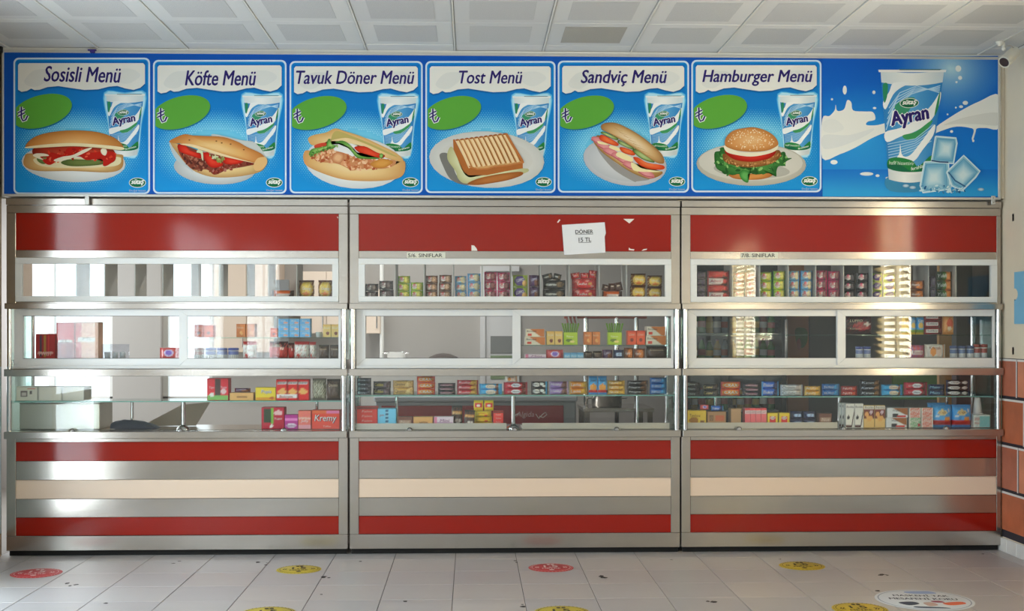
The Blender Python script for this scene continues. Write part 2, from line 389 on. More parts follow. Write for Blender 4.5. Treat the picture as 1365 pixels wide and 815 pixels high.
P += [(-.2, 1.81), (-.2, 1.92), (-.56, 1.92)]
n_ = len(P); vs_ = [(XR-.014, y, z) for y, z in P]+[(XR-.0005, y, z) for y, z in P]
tri = tessellate_polygon([[Vector((y, z, 0)) for y, z in P]])
pz._add(vs_, [tuple(t) for t in tri]+[tuple(n_+i for i in t) for t in tri]+[(i, (i+1) % n_, n_+(i+1) % n_, n_+i) for i in range(n_)])
pz.build('puzzle_piece', mat('sky_blue_foam', (120, 178, 208), .6, 0, .05, 8), None, label='pale blue puzzle piece shape fixed on the right wall', cat='wall decoration')
# wall over the cabinets and the kitchen behind
WK = mat('kitchen_wall', (176, 171, 167), .7, 0, .06, 1.5)
B('wall_front', mat('front_wall', (186, 180, 168), .7, 0, .1, 3), None, (XL, XR, .06, .22, zv(267)+.004, CEIL), kind='structure')
def kx(u, Y=KITCH_BACK): return pX(u, Y)
KWIN = [(20, 150), (214, 283)]
wk = MB(); x = XL-1.9
for a, b_ in KWIN:
    xa, xb = kx(a), kx(b_); wk.box(x, xa, KITCH_BACK, KITCH_BACK+.25, 0, KITCH_CEIL); wk.box(xa, xb, KITCH_BACK, KITCH_BACK+.25, 0, .83); wk.box(xa, xb, KITCH_BACK, KITCH_BACK+.25, 2.7, KITCH_CEIL); x = xb
wk.box(x, XR+1.6, KITCH_BACK, KITCH_BACK+.25, 0, KITCH_CEIL)
wall_kitchen = wk.build('wall_kitchen', WK, None, kind='structure')
B('ceiling_kitchen', PLAST, None, (XL-1.6, XR+1.6, .22, KITCH_BACK+.25, KITCH_CEIL, KITCH_CEIL+.1), kind='structure')
B('wall_kitchen_left', WK, None, (XL-1.9, XL-1.6, .06, KSIDE[0], 0, KITCH_CEIL), (XL-1.9, XL-1.6, KSIDE[1], KITCH_BACK+.25, 0, KITCH_CEIL), (XL-1.9, XL-1.6, KSIDE[0], KSIDE[1], 0, KSIDE[2]), (XL-1.9, XL-1.6, KSIDE[0], KSIDE[1], KSIDE[3], KITCH_CEIL), (XL-1.9, XL-.3, -.14, .06, 0, CEIL), (XL-1.6, XL, .06, .22, KITCH_CEIL-.05, CEIL), kind='structure')
B('wall_kitchen_right', mat('kitchen_side_wall', (150, 146, 140), .7, 0, .08, 2), None, (XR+1.6, XR+1.9, .06, KITCH_BACK+.25, 0, KITCH_CEIL), (XR+.3, XR+1.9, -.14, .06, 0, CEIL), (XR, XR+1.6, .06, .22, KITCH_CEIL-.05, CEIL), kind='structure')
B('kitchen_floor', KF, floor, (XL-1.6, XL, .06, KITCH_BACK, -.01, 0), (XR, XR+1.6, .06, KITCH_BACK, -.01, 0))
for i, (a, b_) in enumerate(KWIN):
    xa, xb = kx(a), kx(b_); Yw = KITCH_BACK+.12; wn = empty('window_%d' % (6+i), ((xa+xb)/2, Yw, .83), kind='structure')
    mb = MB(); t = .05; nx = 3 if i == 0 else 1
    for k in range(nx+1):
        xx = xa+(xb-xa-t)*k/nx; mb.box(xx, xx+t, Yw-.03, Yw+.03, .83, 2.7)
    for z in (.83, 2.65): mb.box(xa, xb, Yw-.03, Yw+.03, z, z+.05)
    mb.build('frame', WFR, wn); B('pane', GLASS, wn, (xa+.01, xb-.01, Yw-.004, Yw+.004, .85, 2.68))
# ------------------------------------------------------------------ the menu banner
YB = -.035
def b3(u, v, d): x, z = px(u, v, YB); return (x, YB-.0004-d, z)
zt, zb_ = zv(73), zv(265)
xa, xb = pX(3, YB), pX(1333.5, YB)
banner = empty('menu_banner', ((xa+xb)/2, 0, zb_), 'long blue printed menu board with six snack menus and a milk splash above the cabinets', 'menu board')
B('backing', mat('banner_blue', (18, 84, 176), .45, 0, .05, 1.2, spec=.12), banner, (xa+.01, xb-.01, YB, .055, zb_+.006, zt-.006))
AL = mat('banner_aluminium', (206, 204, 198), .35, .5)
B('frame_rail', AL, banner, (xa, xb, YB-.008, .05, zt-.018, zt), b=.002); B('frame_rail', AL, banner, (xa, xb, YB-.008, .05, zb_, zb_+.016), b=.002)
B('frame_rail', AL, banner, (xa, xa+.012, YB-.008, .05, zb_+.016, zt-.018), b=.002); B('frame_rail', AL, banner, (xb-.018, xb, YB-.008, .05, zb_+.016, zt-.018), b=.002)
for u in (116, 1324):
    X, Z = px(u, 267, YB-.012); q = B('clamp', AL, banner, (X-.014, X+.014, YB-.016, YB-.008, Z-.028, Z+.03), b=.002)
    B('screw', STEEL, q, (X-.003, X+.003, YB-.018, YB-.016, Z+.012, Z+.018)); B('screw', STEEL, q, (X-.003, X+.003, YB-.018, YB-.016, Z-.018, Z-.012))
X, Z = px(124, 70, YB); B('ribbon_tie', mat('purple_ribbon', (60, 40, 130), .6), banner, (X-.012, X+.016, YB-.03, YB-.008, Z-.006, Z+.012), (X-.028, X+.026, YB-.025, YB-.01, Z+.008, Z+.016))
B('trim_1', mat('cream_trim', (206, 196, 176), .6, 0, .05, 4), None, (xb+.002, XR-.004, YB+.01, .058, zb_+.01, CEIL-.02), kind='structure')
NAVY = (46, 34, 104); IV = (226, 224, 216); LW = (214, 226, 232)
def hexmix(a, b, t): t = max(0, min(1, t)); return tuple(a[i]+(b[i]-a[i])*t for i in range(3))
def brand(A, cx, cy, rx, ry, rot=0, tagline=False):
    A.ell(cx, cy, rx, ry, (226, 230, 220), rot); A.ell(cx, cy, rx*.93, ry*.88, (24, 104, 66), rot)
    A.text('sütaş', cx-rx*.72, cy-ry*.62, cx+rx*.76, cy+ry*.5, (240, 240, 232), .35, .05, rot)
    if tagline: A.text('Doğal lezzet', cx-rx*.95, cy+ry*1.35, cx+rx, cy+ry*1.85, (190, 190, 205), 0, 0)
def cup(A, x0, x1, xb0, xb1, y0, y1, big=False):
    """tapered cup print: top edge x0..x1 at y0, foot xb0..xb1 at y1"""
    H = y1-y0
    def P(a, b, bow=0): l, r = x0+(xb0-x0)*b, x1+(xb1-x1)*b; return (l+(r-l)*a, y0+H*b+bow*H*.03*(1-(2*a-1)**2))
    def band(b0, b1, fn, nx=8, ny=4):
        V = []; Q = []
        for j in range(ny+1):
            for i in range(nx+1): V.append(P(i/nx, b0+(b1-b0)*j/ny, 1)); Q.append(fn(i/nx, j/ny))
        A.raw(V, [(j*(nx+1)+i, j*(nx+1)+i+1, (j+1)*(nx+1)+i+1, (j+1)*(nx+1)+i) for j in range(ny) for i in range(nx)], Q)
    if not big:
        for k in range(4): e = .055-.014*k; A.sm([P(-e, -e*.5), P(.5, -e*.55), P(1+e, -e*.5), P(1+e*.8, .5), P(1+e*.6, 1+e*.4), P(.5, 1.02+e*.5), P(-e*.6, 1+e*.4), P(-e*.8, .5)], hexmix((40, 156, 216), (176, 222, 238), (k+1)/4), 4)
    band(-.0, 1, lambda a, b: hexmix((204, 214, 216), (238, 238, 234), 1-abs(2*a-.9)))
    A.poly([P(-.035, 0), P(1.035, 0), P(1.03, .022), P(-.03, .022)], (232, 232, 228)); A.poly([P(.28, -.006), P(.97, -.006), P(.93, .004), P(.3, .004)], (70, 110, 120))
    band(.115, .9, lambda a, b: hexmix((46, 128, 192), (92, 164, 212), 1-abs(2*a-1)+.2*b))
    for k in range(5): A.line([P(.02+.02*k, .55-.05*k), P(.18+.03*k, .35-.035*k), P(.5+.02*k, .22-.018*k), P(.97, .145+.016*k)], H*.008, (178, 212, 232))
    A.sm([P(.0, .3), P(.12, .2), P(.2, .12), P(.46, .118), P(.3, .17), P(.18, .23), P(.04, .36)], (236, 238, 236), 4)
    A.sm([P(.02, .14), P(.1, .13), P(.08, .24), P(.02, .3)], (46, 136, 96), 4)
    A.sm([P(.0, .57), P(.3, .53), P(.62, .45), P(.86, .32), P(.99, .2), P(.985, .34), P(.86, .47), P(.6, .56), P(.3, .61), P(.02, .66)], (236, 238, 236), 4)
    A.sm([P(.2, .34), P(.4, .26), P(.56, .26), P(.5, .34), P(.34, .43)], (60, 150, 110), 4); A.sm([P(.34, .6), P(.6, .565), P(.86, .47), P(.9, .48), P(.72, .6), P(.45, .64)], (64, 152, 92), 4)
    A.sm([P(.98, .2), P(.985, .34), P(.93, .42), P(.95, .28)], (52, 142, 92), 4)
    for k in range(6): A.line([P(.03, .68+.025*k), P(.3, .655+.025*k), P(.6, .63+.02*k), P(.93, .5+.03*k)], H*.007, (168, 206, 230))
    A.sm([P(.2, .82), P(.27, .76), P(.29, .68), P(.33, .78), P(.5, .78), P(.72, .66), P(.95, .5), P(.95, .6), P(.75, .74), P(.6, .83), P(.3, .87)], (238, 240, 238), 4)
    A.sm([P(.02, .82), P(.25, .8), P(.55, .83), P(.7, .88), P(.97, .78), P(.97, .905), P(.5, .935), P(.03, .905)], (38, 128, 64), 4)
    A.sm([P(.03, .86), P(.3, .87), P(.6, .93), P(.97, .85), P(.97, .905), P(.5, .935), P(.03, .905)], (24, 104, 70), 4)
    A.text('hafif hissettirir', *P(.04, .835), *P(.6, .868), (220, 232, 214), 0, 0, 2); A.text('ferahlatan', *P(.52, .87), *P(.95, .9), (236, 240, 232), .2, .01, -14)
    band(.93, 1, lambda a, b: hexmix((198, 206, 206), (240, 240, 236), 1-abs(2*a-.8)))
    c = P(.46, .305); brand(A, c[0], c[1], (x1-x0)*.15, H*.045, -3)
    a, b = P(.13, .355), P(.84, .52)
    A.text('Ayran', a[0]-H*.006, a[1]-H*.006, b[0]+H*.006, b[1]+H*.006, (240, 240, 240), .1, .09, -11); A.text('Ayran', *a, *b, NAVY, .1, .045, -11)

PANELS = [(18, 77, 200, 259, 'Sosisli Menü', (59, 89, 161, 109.5, 1)), (204, 80, 382, 258.5, 'Köfte Menü', (247, 94, 341, 114, 0)), (386, 81.5, 563.5, 258, 'Tavuk Döner Menü', (395, 94.5, 552, 112, 0)),
          (567, 81.5, 740.5, 257.5, 'Tost Menü', (612, 94.5, 696, 111.5, 0)), (743.5, 81, 918.5, 257, 'Sandviç Menü', (774.5, 93.5, 888.5, 115, 0)), (921.5, 80, 1095, 256.5, 'Hamburger Menü', (936.5, 93.5, 1082.5, 114.5, 0))]
def rrect(x0, y0, x1, y1, r, n=5):
    P = []
    for cx_, cy_, a0 in ((x1-r, y0+r, -90), (x1-r, y1-r, 0), (x0+r, y1-r, 90), (x0+r, y0+r, 180)):
        for i in range(n+1): t = math.radians(a0+90*i/n); P.append((cx_+r*math.cos(t), cy_+r*math.sin(t)))
    return P

def food_hotdog(A):
    A.at(15, 75, 4.358)
    A.ell(364, 620, 302, 112, (196, 198, 196), 2, inner=[(222, 224, 222), (230, 230, 228)])
    A.rings([(80, 640), (78, 590), (120, 565), (360, 600), (620, 570), (652, 600), (640, 655), (560, 676), (360, 668), (160, 668)], [(178, 128, 70), (222, 186, 126), (236, 214, 168)])
    A.sm([(130, 600), (200, 590), (360, 590), (600, 585), (640, 600), (600, 640), (360, 650), (180, 640)], (226, 212, 168))
    A.rings([(150, 600), (180, 560), (240, 560), (250, 600), (190, 628)], [(92, 112, 52), (120, 140, 76)])
    A.rings([(290, 620), (340, 600), (480, 604), (560, 600), (560, 622), (480, 636), (350, 640)], [(74, 92, 40), (110, 124, 62)])
    A.rings([(124, 550), (160, 530), (360, 520), (560, 535), (605, 560), (606, 605), (570, 622), (540, 580), (360, 570), (200, 590), (140, 580)], [(128, 36, 20), (176, 56, 34), (190, 66, 40)])
    A.sm([(170, 580), (200, 600), (230, 560), (300, 575), (330, 535), (400, 530), (430, 555), (480, 560), (530, 555), (600, 560), (606, 600), (560, 636), (535, 636), (528, 600), (440, 604), (400, 585), (340, 590), (280, 604), (230, 632), (195, 620)], (186, 30, 16))
    A.scatter([(190, 570), (340, 540), (600, 560), (600, 600), (540, 630), (400, 590), (220, 625)], 40, 4, 13, [(214, 60, 34), (160, 20, 10), (226, 90, 60)], 4)
    for P in ([(128, 578), (150, 566), (200, 568), (220, 580), (170, 585), (190, 602), (160, 596)], [(250, 604), (300, 585), (360, 575), (420, 545), (470, 532), (450, 550), (390, 580), (320, 604), (270, 614)], [(522, 545), (545, 535), (558, 555), (548, 578), (528, 568)]): A.sm(P, (232, 222, 196))
    A.rings([(84, 525), (130, 475), (220, 445), (360, 432), (500, 442), (600, 475), (650, 520), (646, 545), (600, 545), (500, 532), (360, 524), (220, 530), (130, 536)], [(176, 110, 48), (206, 140, 72), (220, 160, 92), (232, 186, 122)], c=(360, 520))
    A.sm([(90, 528), (220, 512), (360, 506), (500, 514), (646, 530), (640, 546), (500, 532), (360, 524), (220, 530), (100, 536)], (236, 220, 176))
def food_kofte(A):
    A.at(200, 160, 7.378)
    A.ell(640, 470, 405, 165, (176, 178, 176), 3, inner=[(206, 208, 206), (214, 214, 210)])
    A.sm([(190, 222), (250, 240), (420, 500), (380, 480), (250, 380)], (186, 196, 196)); A.sm([(600, 150), (900, 200), (1040, 230), (1140, 380), (1000, 420)], (196, 200, 196))
    A.rings([(200, 220), (280, 240), (600, 420), (1040, 430), (1150, 400), (1130, 470), (1060, 520), (860, 560), (640, 566), (480, 525), (380, 460), (270, 330)], [(186, 140, 84), (222, 190, 130), (232, 206, 150)])
    A.sm([(275, 245), (340, 250), (500, 310), (730, 360), (1040, 425), (960, 455), (850, 475), (760, 490), (700, 520), (630, 540), (560, 490), (430, 490), (350, 420), (290, 330)], (130, 62, 44))
    A.scatter([(310, 320), (420, 350), (540, 400), (560, 480), (430, 488), (350, 410)], 70, 8, 26, [(150, 88, 66), (104, 48, 36), (168, 104, 80), (84, 40, 32)], 2)
    A.scatter([(590, 490), (760, 430), (1030, 425), (850, 475), (640, 535)], 60, 8, 22, [(150, 70, 56), (110, 40, 30), (176, 110, 96), (140, 40, 26)], 3)
    for P in ([(275, 250), (340, 245), (400, 300), (500, 340), (500, 380), (420, 360), (330, 330), (285, 300)], [(525, 330), (580, 325), (620, 390), (710, 420), (715, 450), (650, 472), (590, 460), (545, 400)], [(725, 370), (830, 385), (920, 405), (880, 430), (780, 440), (725, 420)]): A.rings(P, [(170, 24, 14), (206, 44, 26), (218, 62, 40)])
    A.sm([(480, 290), (520, 310), (525, 400), (510, 380), (500, 330), (460, 320)], (206, 210, 170)); A.scatter([(590, 345), (680, 350), (730, 380), (710, 410), (640, 400)], 26, 8, 22, [(170, 176, 110), (206, 206, 160), (136, 146, 74)], 5)
    A.rings([(188, 215), (330, 145), (420, 155), (540, 160), (720, 170), (860, 215), (960, 270), (1090, 330), (1150, 400), (1130, 440), (1060, 430), (900, 400), (720, 360), (560, 318), (420, 268), (300, 235)], [(184, 112, 48), (208, 142, 78), (222, 172, 104), (232, 192, 130)], c=(640, 270))
    A.sm([(1060, 380), (1140, 370), (1152, 430), (1100, 490), (1040, 500), (1020, 450)], (226, 180, 118)); A.sm([(300, 240), (420, 270), (720, 360), (1040, 428), (900, 390), (700, 330), (430, 245)], (232, 206, 160))
    for x, y in ((390, 200), (655, 210), (708, 228), (795, 240), (925, 295)): A.ell(x, y, 9, 6, (120, 76, 40))
def food_doner(A):
    A.at(383, 160, 7.378)
    A.ell(655, 420, 485, 255, (206, 208, 206), 5, inner=[(228, 229, 227), (232, 232, 230)])
    A.rings([(160, 340), (190, 300), (300, 330), (640, 460), (1000, 460), (1140, 400), (1160, 480), (1120, 560), (980, 596), (760, 604), (540, 585), (330, 520), (190, 450), (160, 390)], [(206, 150, 88), (228, 190, 128), (236, 206, 150)])
    A.rings([(205, 185), (260, 150), (380, 125), (470, 85), (560, 110), (720, 160), (900, 240), (1060, 320), (1140, 390), (1100, 410), (960, 370), (760, 270), (560, 220), (420, 210), (280, 250), (230, 240)], [(206, 160, 96), (226, 190, 130), (236, 210, 158)])
    A.sm([(480, 110), (640, 160), (900, 270), (1080, 360), (1000, 340), (780, 240), (600, 180), (480, 190), (430, 200)], (188, 168, 96))
    A.rings([(660, 270), (760, 260), (880, 320), (960, 350), (920, 385), (820, 370), (720, 330)], [(180, 40, 20), (214, 60, 32), (222, 74, 44)])
    A.sm([(270, 250), (360, 225), (400, 245), (340, 275), (280, 285)], (206, 70, 46))
    A.sm([(230, 340), (240, 310), (350, 290), (540, 320), (700, 380), (900, 400), (1050, 395), (1060, 440), (960, 480), (760, 480), (640, 500), (580, 470), (480, 430), (300, 410)], (206, 140, 92))
    A.scatter([(250, 330), (400, 280), (560, 330), (760, 380), (1040, 400), (960, 470), (640, 495), (560, 440), (290, 400)], 190, 9, 30, [(222, 156, 108), (196, 112, 66), (232, 180, 136), (208, 128, 86), (178, 88, 52), (238, 196, 156)], 6)
    A.rings([(820, 430), (920, 385), (1000, 395), (1040, 420), (960, 470), (860, 470)], [(196, 126, 50), (216, 154, 74)])
    A.rings([(440, 370), (480, 320), (545, 330), (560, 370), (520, 430), (450, 410)], [(196, 120, 76), (228, 176, 128)])
    for P in ([(215, 345), (240, 290), (330, 270), (400, 255), (410, 280), (330, 310), (250, 350)], [(385, 270), (400, 200), (420, 190), (440, 240), (480, 255), (460, 280), (420, 290)], [(470, 225), (540, 205), (610, 240), (680, 330), (760, 365), (880, 372), (900, 385), (780, 385), (690, 375), (620, 300), (540, 235)], [(905, 350), (925, 330), (945, 350), (930, 380), (912, 372)]): A.rings(P, [(70, 122, 46), (112, 164, 74), (150, 190, 106)])
    A.scatter([(220, 350), (330, 280), (500, 260), (420, 290), (260, 360)], 26, 6, 18, [(96, 150, 60), (150, 186, 104), (66, 116, 46)], 8)
def food_tost(A):
    A.at(565, 160, 7.583)
    A.ell(635, 402, 582, 285, (196, 196, 190), 3, inner=[(210, 209, 203), (206, 205, 198), (200, 199, 192)]); A.ell(630, 392, 470, 205, (204, 202, 195), 3, inner=[(200, 198, 190)])
    A.sm([(160, 350), (260, 355), (330, 560), (460, 650), (380, 652), (270, 600), (200, 480)], (120, 118, 112))
    A.rings([(250, 300), (300, 290), (420, 560), (600, 560), (1010, 490), (1020, 540), (640, 600), (430, 645), (350, 600), (320, 520), (240, 400)], [(180, 178, 128), (212, 212, 166), (222, 222, 180)])
    A.rings([(440, 645), (560, 590), (780, 545), (980, 525), (990, 560), (850, 610), (640, 648), (520, 660)], [(150, 86, 38), (182, 112, 56)])
    A.poly([(295, 200), (310, 195), (450, 470), (560, 500), (830, 465), (1000, 430), (1000, 490), (830, 520), (640, 560), (450, 560), (400, 520), (300, 300)], (176, 104, 50))
    A.poly([(330, 200), (830, 140), (990, 425), (830, 462), (700, 470), (640, 492), (540, 495), (470, 480), (440, 440)], (216, 164, 104))
    for k in range(11):
        x0, x1 = 335+48*k, 465+49*k; y0, y1 = 205-6*k, 492-6*k
        A.line([(x0, y0), ((x0+x1)/2+5, (y0+y1)/2), (x1, y1-6)], 27, (234, 206, 158)); A.line([(x0+20, y0+2), ((x0+x1)/2+27, (y0+y1)/2), (x1+20, y1-12)], 8, (166, 92, 44))
        A.ell(x0+2, y0-1, 20, 9, (170, 96, 48), -10)
    A.line([(830, 140), (900, 260), (990, 410), (1002, 440)], 26, (186, 112, 58))
    A.line([(455, 470), (540, 500), (640, 495), (720, 472), (840, 462), (1000, 432)], 14, (196, 126, 70))
def food_sandvic(A):
    A.at(742, 150, 7.278)
    A.ell(662, 480, 408, 228, (178, 180, 186), 10, inner=[(206, 206, 208), (196, 198, 202)]); A.ell(640, 480, 345, 185, (182, 186, 190), 12, inner=[(198, 200, 202), (206, 206, 204)])
    A.sm([(400, 330), (560, 480), (760, 600), (900, 650), (780, 670), (740, 668), (560, 560), (420, 400)], (150, 146, 142))
    A.rings([(358, 290), (370, 250), (420, 230), (560, 400), (760, 560), (1000, 570), (1020, 600), (940, 640), (860, 640), (700, 570), (520, 450), (420, 370)], [(150, 104, 50), (200, 164, 104), (214, 184, 130)])
    for k, (x, y) in enumerate(((395, 275), (450, 330), (510, 385), (590, 430), (650, 470), (700, 515), (850, 590))): A.ell(x+20, y+5, 85, 34, (200, 112, 116), 24, inner=[(216, 136, 138), (222, 150, 150)]); A.line([(x-60, y-10), (x+10, y+28), (x+90, y+40)], 7, (176, 84, 92))
    for P in ([(400, 280), (480, 300), (500, 318), (410, 305)], [(510, 345), (530, 322), (610, 350), (600, 378)], [(580, 425), (610, 385), (730, 440), (720, 480)], [(720, 490), (760, 500), (830, 545), (1010, 575), (900, 580), (750, 565)]): A.sm(P, (236, 222, 168))
    for P in ([(415, 235), (450, 220), (580, 290), (600, 320), (560, 325), (430, 275)], [(610, 340), (680, 350), (760, 390), (740, 420), (640, 390)], [(740, 440), (790, 440), (880, 490), (1030, 515), (1030, 555), (900, 550), (800, 510)]): A.rings(P, [(196, 56, 22), (222, 92, 46), (230, 116, 66)])
    for P in ([(425, 200), (460, 190), (590, 250), (575, 270), (470, 225)], [(590, 280), (620, 275), (745, 345), (720, 358), (610, 310)], [(735, 375), (780, 360), (940, 470), (920, 486), (820, 450)]): A.rings(P, [(52, 84, 30), (142, 166, 96), (176, 192, 130)])
    A.rings([(430, 130), (470, 105), (560, 102), (660, 140), (800, 220), (930, 320), (1020, 410), (1042, 480), (1020, 500), (950, 480), (800, 380), (640, 280), (500, 200), (440, 170)], [(150, 104, 56), (196, 156, 102), (214, 184, 138), (226, 204, 166)])
    for k in range(9): A.line([(560+45*k, 150+38*k), (600+45*k, 175+36*k), (640+44*k, 180+38*k)], 4, (180, 136, 84), (1, .3))
def food_burger(A):
    A.at(918, 150, 7.278)
    A.ell(605, 505, 532, 208, (176, 172, 158), 1, inner=[(196, 193, 180), (204, 201, 190)]); A.ell(600, 485, 505, 180, (200, 197, 186), 1, inner=[(206, 203, 193), (198, 195, 184)]); A.ell(610, 560, 370, 75, (170, 168, 158), 3, inner=[(182, 180, 170)])
    A.rings([(380, 590), (560, 600), (820, 570), (800, 620), (700, 650), (560, 655), (430, 640)], [(170, 100, 46), (206, 140, 72)])
    leaf = [(250, 390), (300, 375), (305, 345), (345, 345), (370, 420), (560, 520), (760, 510), (880, 400), (930, 385), (950, 440), (1000, 445), (940, 480), (925, 520), (870, 525), (850, 570), (845, 625), (790, 590), (650, 605), (580, 590), (575, 680), (520, 660), (490, 600), (420, 610), (330, 580), (270, 545), (250, 480)]
    A.rings(leaf, [(36, 92, 40), (66, 128, 58), (84, 148, 70)])
    A.scatter(leaf, 60, 14, 44, [(50, 112, 48), (96, 158, 78), (38, 86, 40), (140, 186, 110)], 9, .45)
    A.rings([(490, 600), (530, 560), (600, 590), (575, 600), (575, 680), (520, 660)], [(46, 122, 50), (96, 164, 84)])
    A.rings([(330, 440), (350, 400), (560, 440), (830, 370), (885, 380), (885, 430), (820, 490), (700, 525), (560, 535), (420, 510), (350, 480)], [(120, 74, 34), (166, 112, 60), (150, 98, 50)])
    A.scatter([(330, 440), (560, 500), (880, 400), (820, 490), (560, 530), (400, 505)], 60, 5, 14, [(190, 136, 80), (124, 78, 38), (206, 156, 98)], 10)
    A.rings([(345, 370), (420, 395), (600, 430), (780, 395), (840, 370), (830, 410), (760, 455), (620, 480), (480, 470), (390, 430)], [(150, 24, 14), (190, 40, 28), (198, 50, 36)])
    A.sm([(345, 320), (470, 380), (620, 390), (780, 370), (862, 310), (850, 365), (760, 405), (600, 430), (440, 410), (360, 380)], (230, 222, 194))
    A.rings([(348, 290), (370, 230), (440, 175), (560, 150), (640, 148), (740, 175), (820, 225), (865, 290), (850, 330), (760, 370), (620, 384), (470, 372), (365, 335)], [(176, 112, 54), (206, 142, 80), (216, 158, 98), (222, 174, 120)])
    A.scatter([(380, 270), (480, 185), (640, 165), (760, 200), (840, 290), (740, 340), (600, 365), (450, 335)], 120, 5, 9, [(240, 228, 196), (232, 212, 172)], 12, .6)
FOODS = [food_hotdog, food_kofte, food_doner, food_tost, food_sandvic, food_burger]
FNAME = ['hot_dog_picture', 'meatball_sandwich_picture', 'chicken_wrap_picture', 'toast_picture', 'sandwich_picture', 'hamburger_picture']
BLU0, BLU1 = (18, 124, 200), (112, 198, 228)
for i, (x0, y0, x1, y1, ttl, tb) in enumerate(PANELS):
    W, H = x1-x0, y1-y0; fx = lambda a: x0+a*W; fy = lambda a: y0+a*H
    A = Art(b3); A.k = 1
    A.poly(rrect(x0, y0, x1, y1, 7), (206, 222, 236)); A.poly(rrect(x0+2.2, y0+2.2, x1-2.2, y1-2.2, 5.5), (22, 132, 206))
    def glow(x, y):
        d = math.hypot((x-fx(.47))/(W*.56), (y-fy(.67))/(H*.34)); return hexmix(BLU1, hexmix((16, 112, 190), (26, 146, 214), (y-y0)/H), (d-.42)/.42)
    A.grid(x0+4.5, y0+4.5, x1-4.5, y1-4.5, 22, 22, glow)
    k0 = A.k
    for r in range(46):
        for c in range(54):
            x, y = fx(.02)+(c+.5*(r % 2))*3.3, fy(.35)+r*2.45
            d = math.hypot((x-fx(.47))/(W*.52), (y-fy(.67))/(H*.31))
            if .5 < d < 1.0 and x < x1-6 and y < y1-6:
                q = 1.5*(1-(d-.5)/.58); A.raw([(x-q, y), (x, y-q*.8), (x+q, y), (x, y+q*.8)], [(0, 1, 2, 3)], (140, 210, 236)); A.k = k0
    A.k = k0+1
    pan = A.build('menu_panel', PRINT, banner, label='%s menu picture panel' % ['hot dog', 'meatball', 'chicken wrap', 'toast', 'sandwich', 'hamburger'][i])
    A2 = Art(b3); A2.k = k0+2
    wav = [(.034, .235), (.06, .25), (.1, .243), (.13, .226), (.155, .237), (.19, .235), (.25, .215), (.33, .208), (.42, .222), (.52, .236), (.62, .232), (.7, .212), (.76, .207), (.82, .225), (.88, .236), (.93, .22), (.963, .19)]
    tp = [(fx(.046), fy(.04)), (fx(.95), fy(.04)), (fx(.963), fy(.055))]
    A2.poly([(fx(a), fy(b+.012)) for a, b in reversed(wav)]+[(fx(.034), fy(.06)), (fx(.963), fy(.06))], (14, 96, 160))
    A2.poly(tp+[(fx(a), fy(b)) for a, b in reversed(wav)]+[(fx(.034), fy(.055))], IV)
    A2.sm([(fx(.08), fy(.17)), (fx(.16), fy(.09)), (fx(.3), fy(.1)), (fx(.2), fy(.2)), (fx(.12), fy(.21))], (216, 216, 210)); A2.sm([(fx(.7), fy(.1)), (fx(.85), fy(.08)), (fx(.93), fy(.13)), (fx(.84), fy(.19)), (fx(.76), fy(.17))], (218, 218, 212))
    A2.build('title_plate', PRINT, pan)
    A3 = Art(b3); A3.k = A2.k+2; A3.text(ttl, tb[0], tb[1], tb[2], tb[3], NAVY, .22, .022, tb[4]); A3.build('title_lettering', PRINT, pan)
    A4 = Art(b3); A4.k = k0+2
    E = [(max(.018, .205+.222*math.cos(t/20*math.pi)*1-.02*math.sin(t/20*math.pi)), .392+.124*math.sin(t/20*math.pi)-.035*math.cos(t/20*math.pi)) for t in range(40)]
    A4.poly([(fx(max(.018, a+.006)), fy(b+.008)) for a, b in E], (20, 100, 150)); A4.poly([(fx(a), fy(b)) for a, b in E], (92, 164, 60))
    for wd, cc in ((4.4, (226, 228, 230)), (2.1, NAVY)):
        A4.line([(fx(.058), fy(.36)), (fx(.058), fy(.44)), (fx(.07), fy(.463)), (fx(.09), fy(.455)), (fx(.104), fy(.425))], wd, cc)
        A4.line([(fx(.032), fy(.405)), (fx(.085), fy(.378))], wd*.8, cc); A4.line([(fx(.032), fy(.43)), (fx(.085), fy(.403))], wd*.8, cc)
    A4.build('price_oval', PRINT, pan)
    A5 = Art(b3); A5.k = k0+2; cup(A5, fx(.678), fx(.955), fx(.722), fx(.905), fy(.268), fy(.712)); A5.build('cup_picture', PRINT, pan)
    A6 = Art(b3); A6.k = A5.k+2; FOODS[i](A6); A6.build(FNAME[i], PRINT, pan)
    A7 = Art(b3); A7.k = k0+2; brand(A7, fx(.908), fy(.916), W*.062, H*.037, 0, True); A7.build('brand_mark', PRINT, pan)
# the milk splash picture at the right end
A = Art(b3); A.k = 1
def sky_(x, y):
    d = math.hypot((x-1268)/75, (y-92)/62); e = math.hypot((x-1150)/110, (y-190)/80)
    c = hexmix((16, 88, 186), (26, 136, 216), (y-72)/190); c = hexmix((46, 150, 216), c, e); return hexmix((196, 226, 226), c, min(1, d)**.7)
A.grid(1096.5, 74.5, 1330.5, 262, 40, 34, sky_)
A.grid(1096.5, 226, 1330.5, 262, 20, 6, lambda x, y: hexmix((24, 112, 200), (46, 156, 216), (y-226)/30))
pan = A.build('menu_panel', PRINT, banner, label='milk splash and ayran cup picture without a menu title')
M = Art(b3); M.k = 4; M.at(1065, 30, 3.3267)
MW, MS = (228, 228, 222), (217, 219, 217)
M.sm([(103, 430), (135, 415), (158, 390), (163, 365), (170, 392), (200, 385), (214, 345), (232, 355), (240, 390), (290, 395), (328, 398), (338, 430), (305, 440), (300, 455), (350, 455), (420, 440), (440, 480), (380, 490), (320, 515), (250, 555), (180, 585), (103, 602)], MW, 4)
